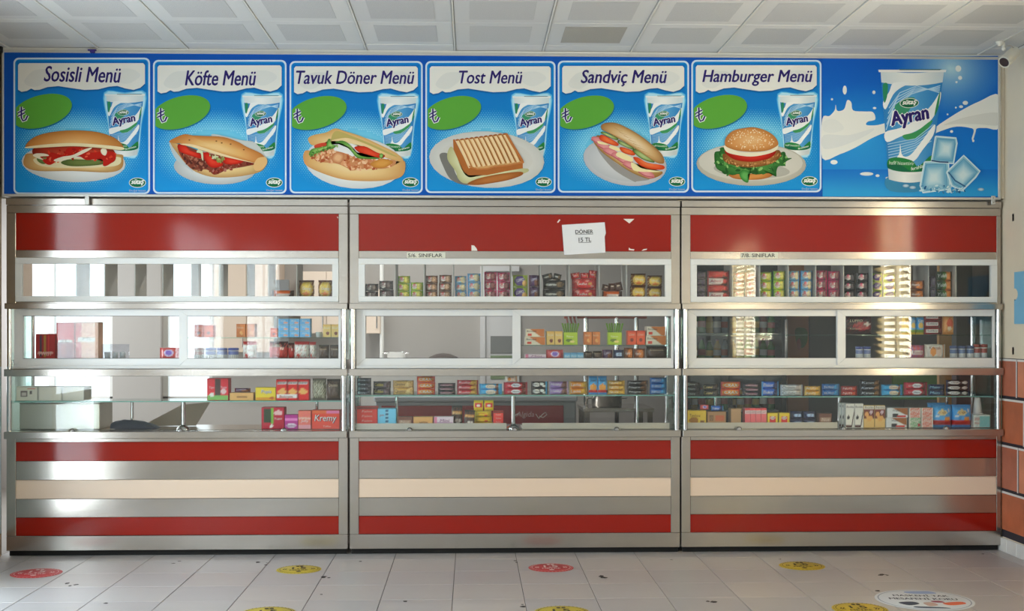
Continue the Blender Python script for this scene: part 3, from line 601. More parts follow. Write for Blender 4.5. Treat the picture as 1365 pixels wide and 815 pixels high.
M.sm([(110, 500), (220, 500), (330, 470), (300, 500), (200, 545), (110, 560)], MS, 4); M.sm([(110, 440), (160, 430), (200, 470), (150, 490), (108, 480)], (222, 223, 219), 4)
M.sm([(520, 540), (600, 470), (640, 440), (720, 390), (800, 350), (888, 322), (888, 465), (830, 468), (790, 470), (782, 490), (772, 520), (766, 515), (775, 480), (760, 468), (700, 462), (640, 478), (590, 505), (560, 580)], MW, 4)
M.sm([(640, 455), (740, 420), (880, 400), (886, 455), (800, 452), (700, 450)], (214, 214, 208), 4)
for x, y, a, b_ in ((203, 300, 9, 20), (332, 310, 7, 8), (146, 341, 5, 5), (335, 380, 8, 5), (155, 620, 16, 10), (300, 672, 30, 8), (348, 680, 9, 6), (395, 690, 12, 5), (706, 205, 13, 14), (714, 246, 9, 9), (698, 265, 5, 5), (737, 357, 12, 9), (718, 374, 9, 6), (695, 378, 4, 4), (676, 484, 7, 6), (658, 408, 4, 4), (772, 525, 5, 6)): M.ell(x, y, a, b_, (226, 228, 224), 0, 14)
M.build('milk_splash', PRINT, pan)
M2 = Art(b3); M2.k = M.k+2; M2.at(1150, 80, 4.405)
M2.sm([(145, 690), (360, 700), (340, 770), (160, 770)], (60, 136, 176), 4)
cup(M2, 103, 477, 152, 392, 58, 702, True); M2.build('cup_picture', PRINT, pan)
M3 = Art(b3); M3.k = M2.k+2; M3.at(1150, 80, 4.405)
for P in ([(360, 600), (500, 595), (510, 760), (350, 780), (335, 740)], [(425, 450), (545, 460), (550, 490), (530, 610), (400, 600)], [(490, 660), (590, 562), (685, 655), (660, 690), (580, 770), (520, 740)]):
    M3.rings(P, [(150, 198, 214), (110, 172, 204), (170, 208, 220), (206, 226, 230)], False)
    M3.line(P+P[:1], 9, (206, 228, 234)); q = [(x*.82+.18*sum(a for a, _ in P)/len(P), y*.82+.18*sum(b for _, b in P)/len(P)) for x, y in P]; M3.line(q+q[:1], 4, (70, 140, 184))
M3.line([(400, 592), (450, 600), (500, 602)], 8, (40, 70, 110)); M3.line([(500, 660), (540, 710), (600, 745)], 8, (50, 96, 140))
M3.scatter([(330, 740), (520, 740), (620, 750), (600, 778), (345, 780)], 50, 5, 16, [(200, 224, 230), (60, 130, 176), (150, 196, 214), (30, 90, 140)], 4, .5, spline=False)
for x, y in ((250, 740), (290, 750), (690, 762)): M3.ell(x, y, 20, 10, (110, 150, 180), 0, 16, inner=[(190, 214, 224)])
M3.build('ice_cubes', PRINT, pan)
# ------------------------------------------------------------------ the three display cabinets
DEP = .46
Z = {k: zv(v) for k, v in dict(top=267, r1=275.5, red0=286, red1=335, w0=345, wg0=353, wg1=395.5, w1=403, l0=405, l1=412.5, d0=413.5, dg0=421.5, dg1=478, d1=487.5, t1=491, m0=491.5, m1=501, s1=572, c0=573.5, c1=583, p0=588, p1=613, p2=638, p3=663, p4=687.5, p5=711.5, bot=731).items()}
UN = [(8.5, 463.5), (466, 906.5), (908.5, 1334.3)]
UX = [(pX(a), pX(b)) for a, b in UN]
NAMES = ['left', 'middle', 'right']
CLBL = ['leftmost steel display cabinet with red stripes beside the tan wall', 'middle steel display cabinet with a paper notice on its red fascia', 'rightmost steel display cabinet beside the painted stone wall']
ST = .062                                                   # stile width
SHELF_M = [zv(450), zv(460.5), zv(446.5)]; SHELF_L = [1.046, 1.082, 1.070]; ZUP = zv(398.5); ZMID = zv(480); ZLOW = zv(573)
SEDGE = mat('green_glass_edge', (120, 176, 164), .2)
TAPE = mat('sill_rubber', (70, 70, 68), .6)
for i, (x0, x1) in enumerate(UX):
    c = empty('display_cabinet', ((x0+x1)/2, DEP/2, 0), CLBL[i], 'cabinet', 'steel display cabinets')
    bx = lambda nm, m, *q, b=.002, par=c: B(nm, m, par, *q, b=b)
    xi, xo = x0+ST, x1-ST
    if i == 2: xo = x1-.03
    # upper part
    bx('top_rail', STEEL, (x0, x1, -.012, DEP, Z['r1'], Z['top']))
    bx('rail', STEEL, (x0, x1, 0, .03, Z['red0'], Z['r1']-.002)); bx('rail', STEEL, (xi, xo, 0, .03, Z['w0'], Z['red1']))
    bx('stile', STEEL, (x0, xi, 0, .03, Z['l0'], Z['red0'])); bx('stile', STEEL, (xo, x1, 0, .03, Z['l0'], Z['red0']))
    bx('fascia_panel', RED, (xi, xo, .004, .026, Z['red1'], Z['red0']))
    ww = .052; wf = empty('window_frame', ((xi+xo)/2, 0, Z['w1']), parent=c)
    mb = MB(); mb.box(xi, xo, -.01, .024, Z['wg0'], Z['w0'], b=.002).box(xi, xo, -.01, .024, Z['w1'], Z['wg1'], b=.002).box(xi, xi+ww-.01, -.01, .024, Z['wg1'], Z['wg0']).box(xo-ww+.01, xo, -.01, .024, Z['wg1'], Z['wg0'])
    mb.build('frame', WHITE, wf); bx('pane', GLASS, (xi+.03, xo-.03, .004, .009, Z['wg1']-.004, Z['wg0']+.004), b=0, par=wf)
    bx('rail', STEEL, (x0, x1, .002, .03, Z['l0']-.001, Z['w1']+.0005))
    bx('side_panel', STEEL, (x0, x0+.012, .03, DEP, Z['l1'], Z['r1'])); bx('side_panel', STEEL, (x1-.012, x1, .03, DEP, Z['l1'], Z['r1']))
    bx('upper_shelf', STEEL, (x0+.012, x1-.012, .03, DEP-.1, ZUP-.012, ZUP))
    bx('ceiling_plate', STEEL, (x0+.012, x1-.012, .03, DEP, Z['red0']+.01, Z['red0']+.022)); bx('back_plate', GREY, (x0+.012, x1-.012, DEP-.012, DEP, Z['w0']-.0, Z['red0']+.01))
    du = {0: (103, 141, 181, 218, 256, 293, 330, 358.5, 396), 1: (527, 565.5, 604, 643, 681.5, 720.5, 758.5, 798.5, 835), 2: (976, 1012, 1050, 1086.5, 1123.5, 1161.5, 1199, 1236.5, 1273)}[i]
    for u in du:
        x = pX(u, .06); bx('divider', GREY, (x-.003, x+.003, .04, DEP-.13, ZUP, Z['w0']+.01), b=0)
    # ledges
    bx('ledge', STEEL, (x0, x1, -.035, DEP-.1, Z['l1'], Z['l0'])); bx('ledge', STEEL, (x0, x1, -.045, .03, Z['m1'], Z['m0'])); bx('ledge', STEEL, (x0, x1, -.05, .05, Z['c1'], Z['c0']), b=.004)
    bx('middle_shelf', STEEL, (x0+.01, x1-.01, .03, DEP, Z['m0']-.012, ZMID))
    bx('worktop', STEEL, (x0+.005, x1-.005, .05, DEP+.05, Z['c1'], ZLOW))
    # chrome posts
    for xx, s in ((x0+.024, 1), (x1-.024, -1)):
        for za, zb2 in ((Z['m0'], Z['l1']), (Z['c0'], Z['m1'])):
            MB().cyl((xx, -.014, za), (xx, -.014, zb2), .0165, n=18).build('post', CHROME, c)
        for za, zb2 in ((Z['m0'], Z['l1']), (Z['c0'], Z['m1'])):
            bx('side_glass', GEDGE, (xx-.003, xx+.003, .012, DEP-.05, za, zb2), b=0)
            MB().cyl((xx, DEP-.03, za), (xx, DEP-.03, zb2), .013, n=12).build('post', CHROME, c)
    # sliding doors
    xd0, xd1 = x0+.062, x1-.05; xm = pX((239, 683, 1116)[i]); 
    bx('door_track', ALU, (x0+.045, x1-.045, -.012, .034, Z['t1']-.001, Z['d1']), (x0+.045, x1-.045, -.012, .034, Z['d0']-.0, Z['l1']+.0))
    for d, (a, b2, yy, wl, wr) in enumerate(((x0+.046, xm+.03, .012, .06, .03), (xm, x1-.046, -.008, .056, .016))):
        dr = empty('sliding_door', ((a+b2)/2, yy, Z['d1']), parent=c)
        zb2, zt2, g0, g1 = Z['d1'], Z['d0'], Z['dg1'], Z['dg0']
        mb = MB(); th = .018
        for P in ([(a, zb2), (b2, zb2), (b2-wr, g0), (a+wl, g0)], [(a, zt2), (a+wl, g1), (b2-wr, g1), (b2, zt2)], [(a, zb2), (a+wl, g0), (a+wl, g1), (a, zt2)], [(b2, zb2), (b2, zt2), (b2-wr, g1), (b2-wr, g0)]):
            cxp, czp = sum(p[0] for p in P)/4, sum(p[1] for p in P)/4; mb.prism([(cxp+(p[0]-cxp)*.9985, czp+(p[1]-czp)*.994) for p in P], yy, yy+th)
        mb.build('door_frame', ALU, dr); bx('gasket', TAPE, (a+wl-.001, b2-wr+.001, yy+.003, yy+.006, g0-.002, g0+.003), (a+wl-.001, b2-wr+.001, yy+.003, yy+.006, g1-.003, g1+.002), b=0, par=dr)
        bx('pane', GLASS, (a+wl-.004, b2-wr+.004, yy+.007, yy+.012, g0-.004, g1+.004), b=0, par=dr)
    # glass shelves
    if i != 1: bx('glass_shelf', GEDGE, (pX(250 if i == 0 else 918, .1), x1-.03, .06, .32, SHELF_M[i]-.007, SHELF_M[i]-.0005), b=0)
    else: bx('glass_shelf', GEDGE, (pX(697, .1), x1-.03, .06, .32, SHELF_M[i]-.007, SHELF_M[i]-.0005), b=0)
    bx('glass_shelf', GEDGE, (x0+.03, x1-.03, .05, .36, SHELF_L[i]-.008, SHELF_L[i]-.0005), b=0)
    bx('shelf_edge', SEDGE, (x0+.03, x1-.03, .0475, .05, SHELF_L[i]-.008, SHELF_L[i]-.0005), b=0)
    bx('display_pane', GLASS, (x0+.03, x1-.03, 0, .006, ZLOW-.002, Z['m1']-.001), b=0)
    ysup = (.07, .07, .3)[i]; xs = pX((244.5, 684, 1119)[i], ysup)
    MB().cyl((xs, ysup, ZLOW), (xs, ysup, SHELF_L[i]-.008), .015, n=16).lathe((xs, ysup, ZLOW), [(.045, 0), (.045, .012), (.02, .03), (.015, .034)], 16).build('shelf_support', CHROME, c)
    for xx in (x0+(.75 if i == 0 else .3), x1-.25):
        MB().cyl((xx, .33, ZLOW), (xx, .33, SHELF_L[i]-.008), .011, n=12).build('shelf_support', CHROME, c)
    for u in ((96, 240, 379), (546, 686, 822), (985, 1124, 1261))[i]:
        xx = pX(u, -.02); MB().lathe((xx, -.022, Z['c0']-.002), [(0, .024), (.012, .021), (.02, .012), (.024, 0)], 16).build('knob', CHROME, c)
    # base
    bx('stile', STEEL, (x0, xi, 0, .03, Z['p5'], Z['c1']-.001)); bx('stile', STEEL, (xo, x1, 0, .03, Z['p5'], Z['c1']-.001))
    bx('rail', STEEL, (xi, xo, .001, .03, Z['p0'], Z['c1']-.001)); bx('bottom_rail', STEEL, (x0, x1, 0, .03, Z['bot'], Z['p5']-.001))
    for m, a, b2 in ((RED, 'p1', 'p0'), (STEEL, 'p2', 'p1'), (CREAM, 'p3', 'p2'), (STEEL, 'p4', 'p3'), (RED, 'p5', 'p4')):
        bx('stripe_panel', m, (xi+.0008, xo-.0008, .005, .026, Z[a]+.0012, Z[b2]-.0012), b=.001)
    bx('side_panel', STEEL, (x0, x0+.012, .03, DEP+.05, Z['bot'], Z['c1'])); bx('side_panel', STEEL, (x1-.012, x1, .03, DEP+.05, Z['bot'], Z['c1']))
    bx('base_plate', DARK, (x0+.012, x1-.012, .03, DEP+.05, Z['bot'], Z['bot']+.012)); bx('back_panel', STEEL, (x0+.012, x1-.012, DEP+.035, DEP+.05, Z['bot']+.012, Z['c1']))
    for xx in (x0+.06, (x0+x1)/2, x1-.06):
        for yy in (.06, DEP-.02):
            MB().cyl((xx, yy, 0.0008), (xx, yy, Z['bot']+.001), .016, n=12).build('foot', DARK, c)
    bx('shade_board', DARK, (x0+.01, x1-.01, .03, .04, .001, Z['bot']), b=0)  # near-black board standing in for the shade beneath the cabinet
    # shallow tray lips in front of the goods
    for a, b2 in (((), ((475, 675), (696, 892)), ((916, 1116),))[i]):
        xa, xb = pX(a, .04), pX(b2, .04); t = bx('tray', mat('tray_steel', (196, 190, 180), .4, .8), (xa, xb, .03, .036, ZLOW+.0005, ZLOW+.042), (xa, xb, .036, .34, ZLOW+.0005, ZLOW+.005), b=0)
# notices on the fronts
def front_art(Y): return lambda u, v, d: (px(u, v, Y)[0], Y-d-.0003, px(u, v, Y)[1])
P = [(749, 300), (806, 296.5), (807.5, 311), (806, 316), (807, 337), (752, 340)]
Yp = -.002
sh = MB().prism([px(u, v, Yp) for u, v in P], Yp-.0016, Yp-.0004).build('paper_notice', mat('white_paper', (228, 228, 230), .8, 0, .03, 6), None, label='white paper notice with a doner price taped on the middle red fascia', cat='notice')
A = Art(front_art(Yp-.0018)); INK = (70, 70, 74)
A.text('DÖNER', 767, 305.5, 790.5, 311.5, INK, 0, .03, -1.5); A.line([(767, 312.7), (790.5, 312.2)], .55, INK)
A.text('15 TL', 771.5, 317, 788, 322.5, INK, 0, .03, -1.5); A.line([(771, 323.7), (788, 323.3)], .55, INK); A.build('printed_lettering', PAPER, sh)
for nm, (a, b2), txt, lab in (('class_label', (542.5, 593.5), '5/6. SINIFLAR', 'paper strip label marked for classes five and six over the middle window'), ('class_label', (987, 1037), '7/8. SINIFLAR', 'paper strip label marked for classes seven and eight over the right window')):
    (X0_, Z1_), (X1_, Z0_) = px(a, 336.5), px(b2, 344.5)
    o = B(nm, mat('label_paper', (226, 224, 206), .7), None, (X0_, X1_, -.0012, -.0002, Z0_, Z1_), label=lab, cat='label')
    A = Art(front_art(-.0014)); A.text(txt, a+1.5, 338.2, b2-4, 343, (78, 76, 72), 0, .03); A.build('printed_lettering', PAPER, o)
SCR = mat('torn_paper', (232, 228, 218), .8)
for k, (P, lab) in enumerate((([(628.5, 327), (632, 327.5), (635, 331), (636.5, 334.5), (628.5, 334.5)], 'torn white sticker scrap low on the red fascia right of the class label'), ([(742.5, 296.5), (745.5, 292.5), (747, 293.5), (744, 297.3)], 'tiny torn tape scrap left above the paper notice'),
                        ([(831, 292), (845.5, 292), (839, 298)], 'triangular torn scrap of paper right of the notice'), ([(838, 333.5), (838.5, 330.3), (840.5, 332), (845.5, 332.5), (845, 334.3)], 'small torn scrap at the foot of the red fascia'), ([(855, 334.6), (858, 332.3), (862.5, 331.8), (862, 333.2), (858, 334)], 'curled torn scrap at the fascia foot, furthest right'), ([(449, 289), (450.6, 289.4), (450.8, 291.6)], 'tiny white scrap at the right end of the left red fascia'))):
    Ys = .0035; MB().prism([px(u, v, Ys) for u, v in P], Ys-.001, Ys).build('paper_scrap', SCR, None, label=lab, cat='paper scrap', group='torn scraps on the red fascias')
# ------------------------------------------------------------------ packaged goods
def design_col(d, x, z):
    c = d['base']
    for s in d.get('s', ()):
        k = s[0]
        if k == 'e':
            if ((x-s[1])/s[3])**2+((z-s[2])/s[4])**2 < 1: c = s[5]
        elif k == 'r':
            if s[1] <= x <= s[2] and s[3] <= z <= s[4]: c = s[5]
        elif k == 'd':                       # diagonal split: right of the slanted line
            if x > s[1]+s[2]*(z-.5): c = s[3]
        elif k == 'n':                       # speckle
            if (math.sin(x*s[1]*37.7+z*17.3)*math.sin(z*s[1]*29.1-x*11.7)) > s[2]: c = s[3]
    return c
_shape = {}
def pillow_depth(x, z, ax):
    u, v = (x, z) if ax == 'h' else (z, x)
    e = min(u, 1-u)
    if e < .09: return .05+.05*e/.09
    a = min(1, (e-.09)/.2); b = min(1, min(v, 1-v)/.32)
    return .1+.4*math.sin(a*math.pi/2)**.8*math.sin(b*math.pi/2)**.6
def pillow_mesh(name, d, ax='h', nx=22, nz=14):
    mb = MB(); V = []; Q = []; rr = random.Random(hash(name) % 999 if False else sum(map(ord, name)))
    ph = rr.uniform(0, 6)
    def pos(i, j, sgn):
        x, z = i/nx, j/nz; w = .012*math.sin(9*x+7*z+ph)+.008*math.sin(23*x-13*z)
        X, Zz = x-.5, z
        if ax == 'h':
            e = min(x, 1-x); Zz = .5+(z-.5)*(1-.05*math.sin(min(1, e/.3)*math.pi))+(.02*math.sin(8*x+ph) if True else 0)*0
        else:
            e = min(z, 1-z); X = (x-.5)*(1-.05*math.sin(min(1, e/.3)*math.pi))
        return (X, sgn*(pillow_depth(x, z, ax)+w*(sgn < 0)*min(1, 20*min(x, 1-x)*min(z, 1-z)*4)), Zz)
    for sgn in (-1, 1):
        for j in range(nz+1):
            for i in range(nx+1):
                V.append(pos(i, j, sgn)); x, z = i/nx, j/nz; e = min(x, 1-x) if ax == 'h' else min(z, 1-z)
                c = d.get('edge', d['base']) if e < .085 else design_col(d, x, z)
                if e < .085 and (i+j) % 2: c = tuple(v*.82 for v in c)
                Q.append(c)
    n = (nx+1)*(nz+1); fs = []
    for s in (0, 1):
        for j in range(nz):
            for i in range(nx):
                a = s*n+j*(nx+1)+i; q = (a, a+1, a+nx+2, a+nx+1); fs.append(q if s == 0 else q[::-1])
    for i in range(nx): fs += [(i, n+i, n+i+1, i+1), (nz*(nx+1)+i, nz*(nx+1)+i+1, n+nz*(nx+1)+i+1, n+nz*(nx+1)+i)]
    for j in range(nz): fs += [(j*(nx+1), (j+1)*(nx+1), n+(j+1)*(nx+1), n+j*(nx+1)), (j*(nx+1)+nx, n+j*(nx+1)+nx, n+(j+1)*(nx+1)+nx, (j+1)*(nx+1)+nx)]
    mb._add(V, fs, 0, Q, True); return mb.mesh(name, WRAP, color=True, fixn=False)
def carton_mesh(name, d, nx=18, nz=16):
    mb = MB(); V = []; Q = []; e = .02
    for j in range(nz+1):
        for i in range(nx+1): x, z = i/nx, j/nz; V.append((-.5+e+(1-2*e)*x, -.5, e+(1-2*e)*z)); Q.append(design_col(d, x, z))
    mb._add(V, [(j*(nx+1)+i, j*(nx+1)+i+1, (j+1)*(nx+1)+i+1, (j+1)*(nx+1)+i) for j in range(nz) for i in range(nx)], 0, Q)
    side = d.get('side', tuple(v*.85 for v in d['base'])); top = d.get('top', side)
    ring = lambda y, i: [(-.5+i, y, i), (.5-i, y, i), (.5-i, y, 1-i), (-.5+i, y, 1-i)]
    A, Bv, Cc = ring(-.5, e), ring(-.5+e, 0), ring(.5, 0)
    mb._add(A+Bv, [(k, (k+1) % 4, 4+(k+1) % 4, 4+k) for k in range(4)], 0, d.get('edge', side)); mb._add(Bv+Cc, [(k, (k+1) % 4, 4+(k+1) % 4, 4+k) for k in range(4)]+[(4, 5, 6, 7)], 0, side)
    mb.box(-.47, .47, -.45, .47, .998, 1.006, col=top); mb.box(-.47, .47, -.49, -.46, .94, 1.002, col=top)     # tucked lid
    return mb.mesh(name, CARD, color=True)
def letter_mesh(name, d, kind, ax):
    mb = MB()
    for ti, t in enumerate(d['t']):
        txt, x0, z0, x1, z1, col = t[:6]; rot = math.radians(t[6]) if len(t) > 6 else 0; V, fs, _ = text_geo(txt, .15, 0, 2); P = []
        for a, b in V:
            X, Zz = (a-.5)*(x1-x0), (b-.5)*(z1-z0); x = (x0+x1)/2+X*math.cos(rot)-Zz*math.sin(rot); z = (z0+z1)/2+X*math.sin(rot)+Zz*math.cos(rot)
            y = -.515 if kind == 'c' else -pillow_depth(min(.97, max(.03, x)), min(.97, max(.03, z)), ax)-.05
            P.append((x-.5, y-.006*ti, z))
        mb._add(P, fs, 0, col)
    return mb.mesh(name, CARD, color=True, fixn=False)
W_, K_ = (232, 230, 224), (30, 26, 28)
D = {}
def cake(n, desc, base, edge, pic, logo=(190, 40, 50), txt='Popkek'):
    D[n] = dict(kind='p', desc=desc, base=base, edge=edge, cat='cake pack', name='cake_pack', s=[('e', .7, .45, .26, .42, pic), ('e', .7, .5, .16, .25, tuple(min(255, v+28) for v in pic)), ('n', 1.2, .55, tuple(v*.8 for v in base)), ('e', .3, .5, .2, .34, (222, 214, 206)), ('e', .3, .68, .1, .16, logo)], t=[(txt, .13, .3, .5, .56, logo), ('eti', .24, .6, .37, .76, W_)])
def bar(n, desc, base, edge, shapes=(), text=(), name='snack_bar', cat='snack bar', kind='p'):
    D[n] = dict(kind=kind, desc=desc, base=base, edge=edge, s=list(shapes), t=list(text), name=name, cat=cat)
def box(n, desc, base, shapes=(), text=(), name='snack_box', cat='box', **k):
    D[n] = dict(kind='c', desc=desc, base=base, s=list(shapes), t=list(text), name=name, cat=cat, **k)
cake('cg', 'green lemon cake pack', (168, 190, 60), (58, 140, 44), (232, 214, 92)); cake('cb', 'brown cake pack', (124, 84, 66), (88, 50, 40), (176, 136, 104))
cake('cl', 'light blue cake pack', (136, 184, 214), (58, 142, 206), (226, 204, 150)); cake('cp', 'pink cherry cake pack', (186, 74, 112), (206, 34, 104), (104, 58, 52))
cake('cd', 'dark chocolate cake pack', (58, 46, 46), (44, 34, 34), (86, 68, 62), (120, 60, 66)); cake('ck', 'black cake pack with red logo', (40, 34, 36), (30, 26, 28), (66, 56, 56), (206, 40, 90))
cake('cw', 'brown and rose cake pack', (150, 104, 92), (120, 70, 64), (190, 150, 124))
bar('lg', 'lime green and purple cake pack', (150, 170, 60), (170, 190, 60), [('e', .45, .5, .36, .42, (84, 58, 120)), ('e', .78, .3, .16, .25, (214, 170, 96))], [('LUPPO', .2, .42, .72, .68, W_, 12)], 'cake_pack', 'cake pack', 'p')
bar('lp', 'purple and brown cake pack', (78, 50, 84), (110, 44, 44), [('e', .7, .35, .24, .3, (120, 72, 50))], [('LUPPO', .14, .5, .76, .72, (214, 206, 220), 8)], 'cake_pack', 'cake pack', 'p')
bar('kx', 'black twist wrapped biscuit pack', (44, 40, 38), (34, 30, 30), [('r', .12, .55, .42, .62, (150, 146, 138)), ('e', .75, .55, .18, .3, (120, 92, 60)), ('n', 2, .5, (70, 66, 62))], [('Biskrem', .14, .42, .6, .62, (220, 218, 210))], 'biscuit_pack', 'biscuit pack')
bar('rt', 'red cherry sweet bag', (168, 30, 36), (140, 22, 28), [('n', 1.6, .35, (206, 60, 56)), ('e', .2, .75, .09, .13, (226, 150, 140)), ('e', .62, .8, .08, .11, (226, 150, 140)), ('e', .82, .25, .08, .12, (226, 160, 150)), ('e', .72, .5, .08, .14, (190, 140, 70))], [('Tadka', .18, .38, .6, .6, W_)], 'sweet_bag', 'sweet bag')
bar('bt', 'dark brown twist wrapped sweet', (70, 42, 34), (90, 56, 44), [('n', 1.5, .45, (110, 70, 54)), ('r', .3, .7, .55, .68, (190, 170, 150))], [], 'wrapped_sweet', 'sweet')
bar('oc', 'orange wafer pack with white lettering', (214, 96, 30), (70, 40, 30), [('r', .3, .85, .2, .6, (226, 200, 190)), ('d', .82, .1, (70, 44, 36))], [('Browni', .2, .25, .72, .6, W_)], 'wafer_pack', 'wafer pack')
bar('gg', 'gold round label crisps bag', (124, 76, 40), (88, 48, 36), [('e', .52, .52, .42, .44, (214, 174, 62)), ('e', .52, .52, .36, .37, (226, 190, 80)), ('n', 1.7, .62, (240, 222, 160)), ('e', .5, .28, .26, .08, (200, 110, 50))], [('Gong', .24, .42, .82, .64, W_)], 'crisps_bag', 'crisps bag', 'v')
bar('pg', 'dark purple and green biscuit pack', (74, 64, 74), (96, 96, 70), [('n', 1.4, .3, (120, 100, 130)), ('n', 2.2, .6, (110, 120, 84))], [], 'biscuit_pack', 'biscuit pack')
bar('ws', 'white and red strawberry bar', (206, 196, 190), (150, 60, 44), [('d', .66, .1, (130, 70, 44)), ('e', .8, .5, .14, .3, (190, 50, 40))], [('Albeni', .1, .35, .58, .72, (190, 30, 40))])
bar('rs', 'red strawberry bar', (176, 40, 34), (130, 30, 30), [('n', 1.5, .2, (222, 70, 56)), ('n', 2.3, .6, (150, 90, 50)), ('d', .7, .1, (120, 60, 40)), ('e', .84, .5, .12, .3, (200, 60, 44))], [])
bar('bo', 'brown and orange biscuit pack', (128, 78, 56), (100, 60, 44), [('e', .6, .5, .3, .4, (200, 120, 60)), ('n', 1.8, .5, (90, 50, 40))], [('Hanımeller', .12, .4, .6, .66, W_)], 'biscuit_pack', 'biscuit pack')
bar('go', 'green and orange biscuit pack', (196, 120, 60), (56, 60, 40), [('r', .0, .4, 0, 1, (50, 74, 48)), ('r', .28, .5, 0, 1, (70, 110, 60))], [('Yulaflı', .05, .35, .52, .72, W_)], 'biscuit_pack', 'biscuit pack')
# bars of the lower glass shelves
def sbar(n, desc, base, edge, txt, tc, pic, x=.08, x1=.6): bar(n, desc, base, edge, [('d', .64, .15, pic), ('n', 1.9, .7, tuple(v*.8 for v in base))], [(txt, x, .28, x1, .74, tc)])
sbar('b_navy', 'dark navy chocolate bar', (50, 58, 72), (34, 40, 52), 'Dore', (206, 214, 224), (66, 66, 80)); sbar('b_yel', 'black and yellow chocolate bar', (58, 52, 50), (40, 38, 40), 'Golden', (214, 190, 84), (96, 80, 90))
sbar('b_gold', 'gold wrapped chocolate bar', (188, 152, 84), (150, 112, 56), 'Caramio', (96, 60, 40), (206, 180, 120)); bar('b_crax', 'red and orange cracker pack', (214, 84, 34), (176, 36, 30), [('e', .5, .5, .42, .36, (232, 150, 50))], [('CRAX', .16, .28, .86, .72, (50, 40, 44)), ('CRAX', .15, .3, .85, .74, W_)], 'cracker_pack', 'cracker pack')
bar('b_cook', 'black cocoa biscuit bar with pink lettering', (52, 52, 58), (40, 40, 46), [('e', .5, .5, .38, .3, (110, 70, 80))], [('Cocostar', .15, .3, .85, .7, (232, 200, 206))]); sbar('b_rony', 'red and yellow wafer bar', (176, 36, 50), (150, 26, 40), 'Rulo', (236, 214, 214), (190, 150, 60))
bar('b_sky', 'sky blue coconut bar', (64, 166, 214), (52, 150, 206), [('e', .5, .5, .22, .4, (226, 214, 196)), ('d', .72, .1, (130, 90, 74)), ('r', .86, 1, 0, 1, (64, 166, 214))], [('Coco', .34, .36, .66, .66, (110, 70, 60))]); bar('b_mar', 'crimson bar with white oval', (178, 34, 54), (160, 26, 46), [('e', .5, .5, .2, .34, (226, 226, 232)), ('d', .74, .1, (120, 50, 40))], [('Metro', .37, .38, .63, .62, (60, 50, 90)), ('Ü', .16, .35, .24, .65, W_)])
bar('b_cow', 'black and white milk bar', (52, 46, 46), (60, 54, 54), [('e', .3, .5, .2, .34, (214, 212, 206)), ('e', .62, .62, .12, .22, (200, 206, 204)), ('e', .78, .3, .14, .2, (214, 216, 214)), ('r', .86, 1, 0, 1, (70, 160, 200))], [('Milky', .14, .36, .46, .64, (70, 60, 60))]); sbar('b_pur', 'purple and white wafer bar', (146, 116, 172), (170, 150, 190), 'Hobby', W_, (120, 84, 70))
sbar('b_ora', 'orange and yellow wafer bar', (222, 142, 44), (232, 190, 110), 'Laviva', W_, (206, 160, 50)); bar('b_kid', 'blue and red upright snack sachet', (70, 160, 214), (60, 140, 200), [('e', .5, .38, .4, .2, (222, 150, 60)), ('r', 0, 1, 0, .27, (190, 44, 44))], [('Kraker', .2, .7, .8, .84, (40, 60, 120))], 'snack_sachet', 'snack sachet', 'v')
sbar('b_nut', 'golden nut bar', (206, 160, 66), (222, 180, 84), 'NUTS', W_, (222, 178, 80)); sbar('b_blk', 'black and silver biscuit bar', (44, 42, 44), (70, 68, 70), 'Negro', (214, 214, 214), (110, 76, 50)); sbar('b_blu', 'blue and white milk bar', (40, 104, 170), (34, 90, 160), 'SÜTLÜ', W_, (70, 150, 200))
sbar('b_dk', 'black dark chocolate bar', (46, 42, 42), (32, 30, 32), 'Dore', (206, 204, 200), (60, 52, 52)); sbar('b_dg', 'black bar with gold lettering', (40, 38, 38), (34, 32, 32), 'Caramel', (226, 196, 120), (70, 62, 58)); sbar('b_bsq', 'bright blue biscuit pack', (36, 96, 190), (60, 150, 214), 'Biskot', W_, (50, 50, 84))
sbar('b_sil', 'silver white wafer bar', (196, 198, 200), (160, 172, 190), 'Cicibebe', (80, 80, 86), (176, 168, 164)); sbar('b_rw', 'red and white nut bar', (176, 52, 44), (160, 40, 40), 'NUTS', W_, (190, 80, 60)); sbar('b_kcap', 'black caramel biscuit bar', (40, 36, 40), (32, 30, 34), 'Karam', (206, 214, 226), (130, 88, 44))
sbar('b_dkb', 'dark blue bar with white oval', (36, 48, 84), (28, 36, 66), 'Metro', (150, 206, 222), (40, 54, 90)); bar('b_bw', 'black and white sandwich biscuit bar', (50, 40, 42), (44, 60, 90), [('e', .3, .5, .22, .34, (206, 200, 194)), ('e', .76, .5, .16, .3, (190, 184, 178))], [('Oreki', .16, .36, .46, .64, (50, 40, 44))])
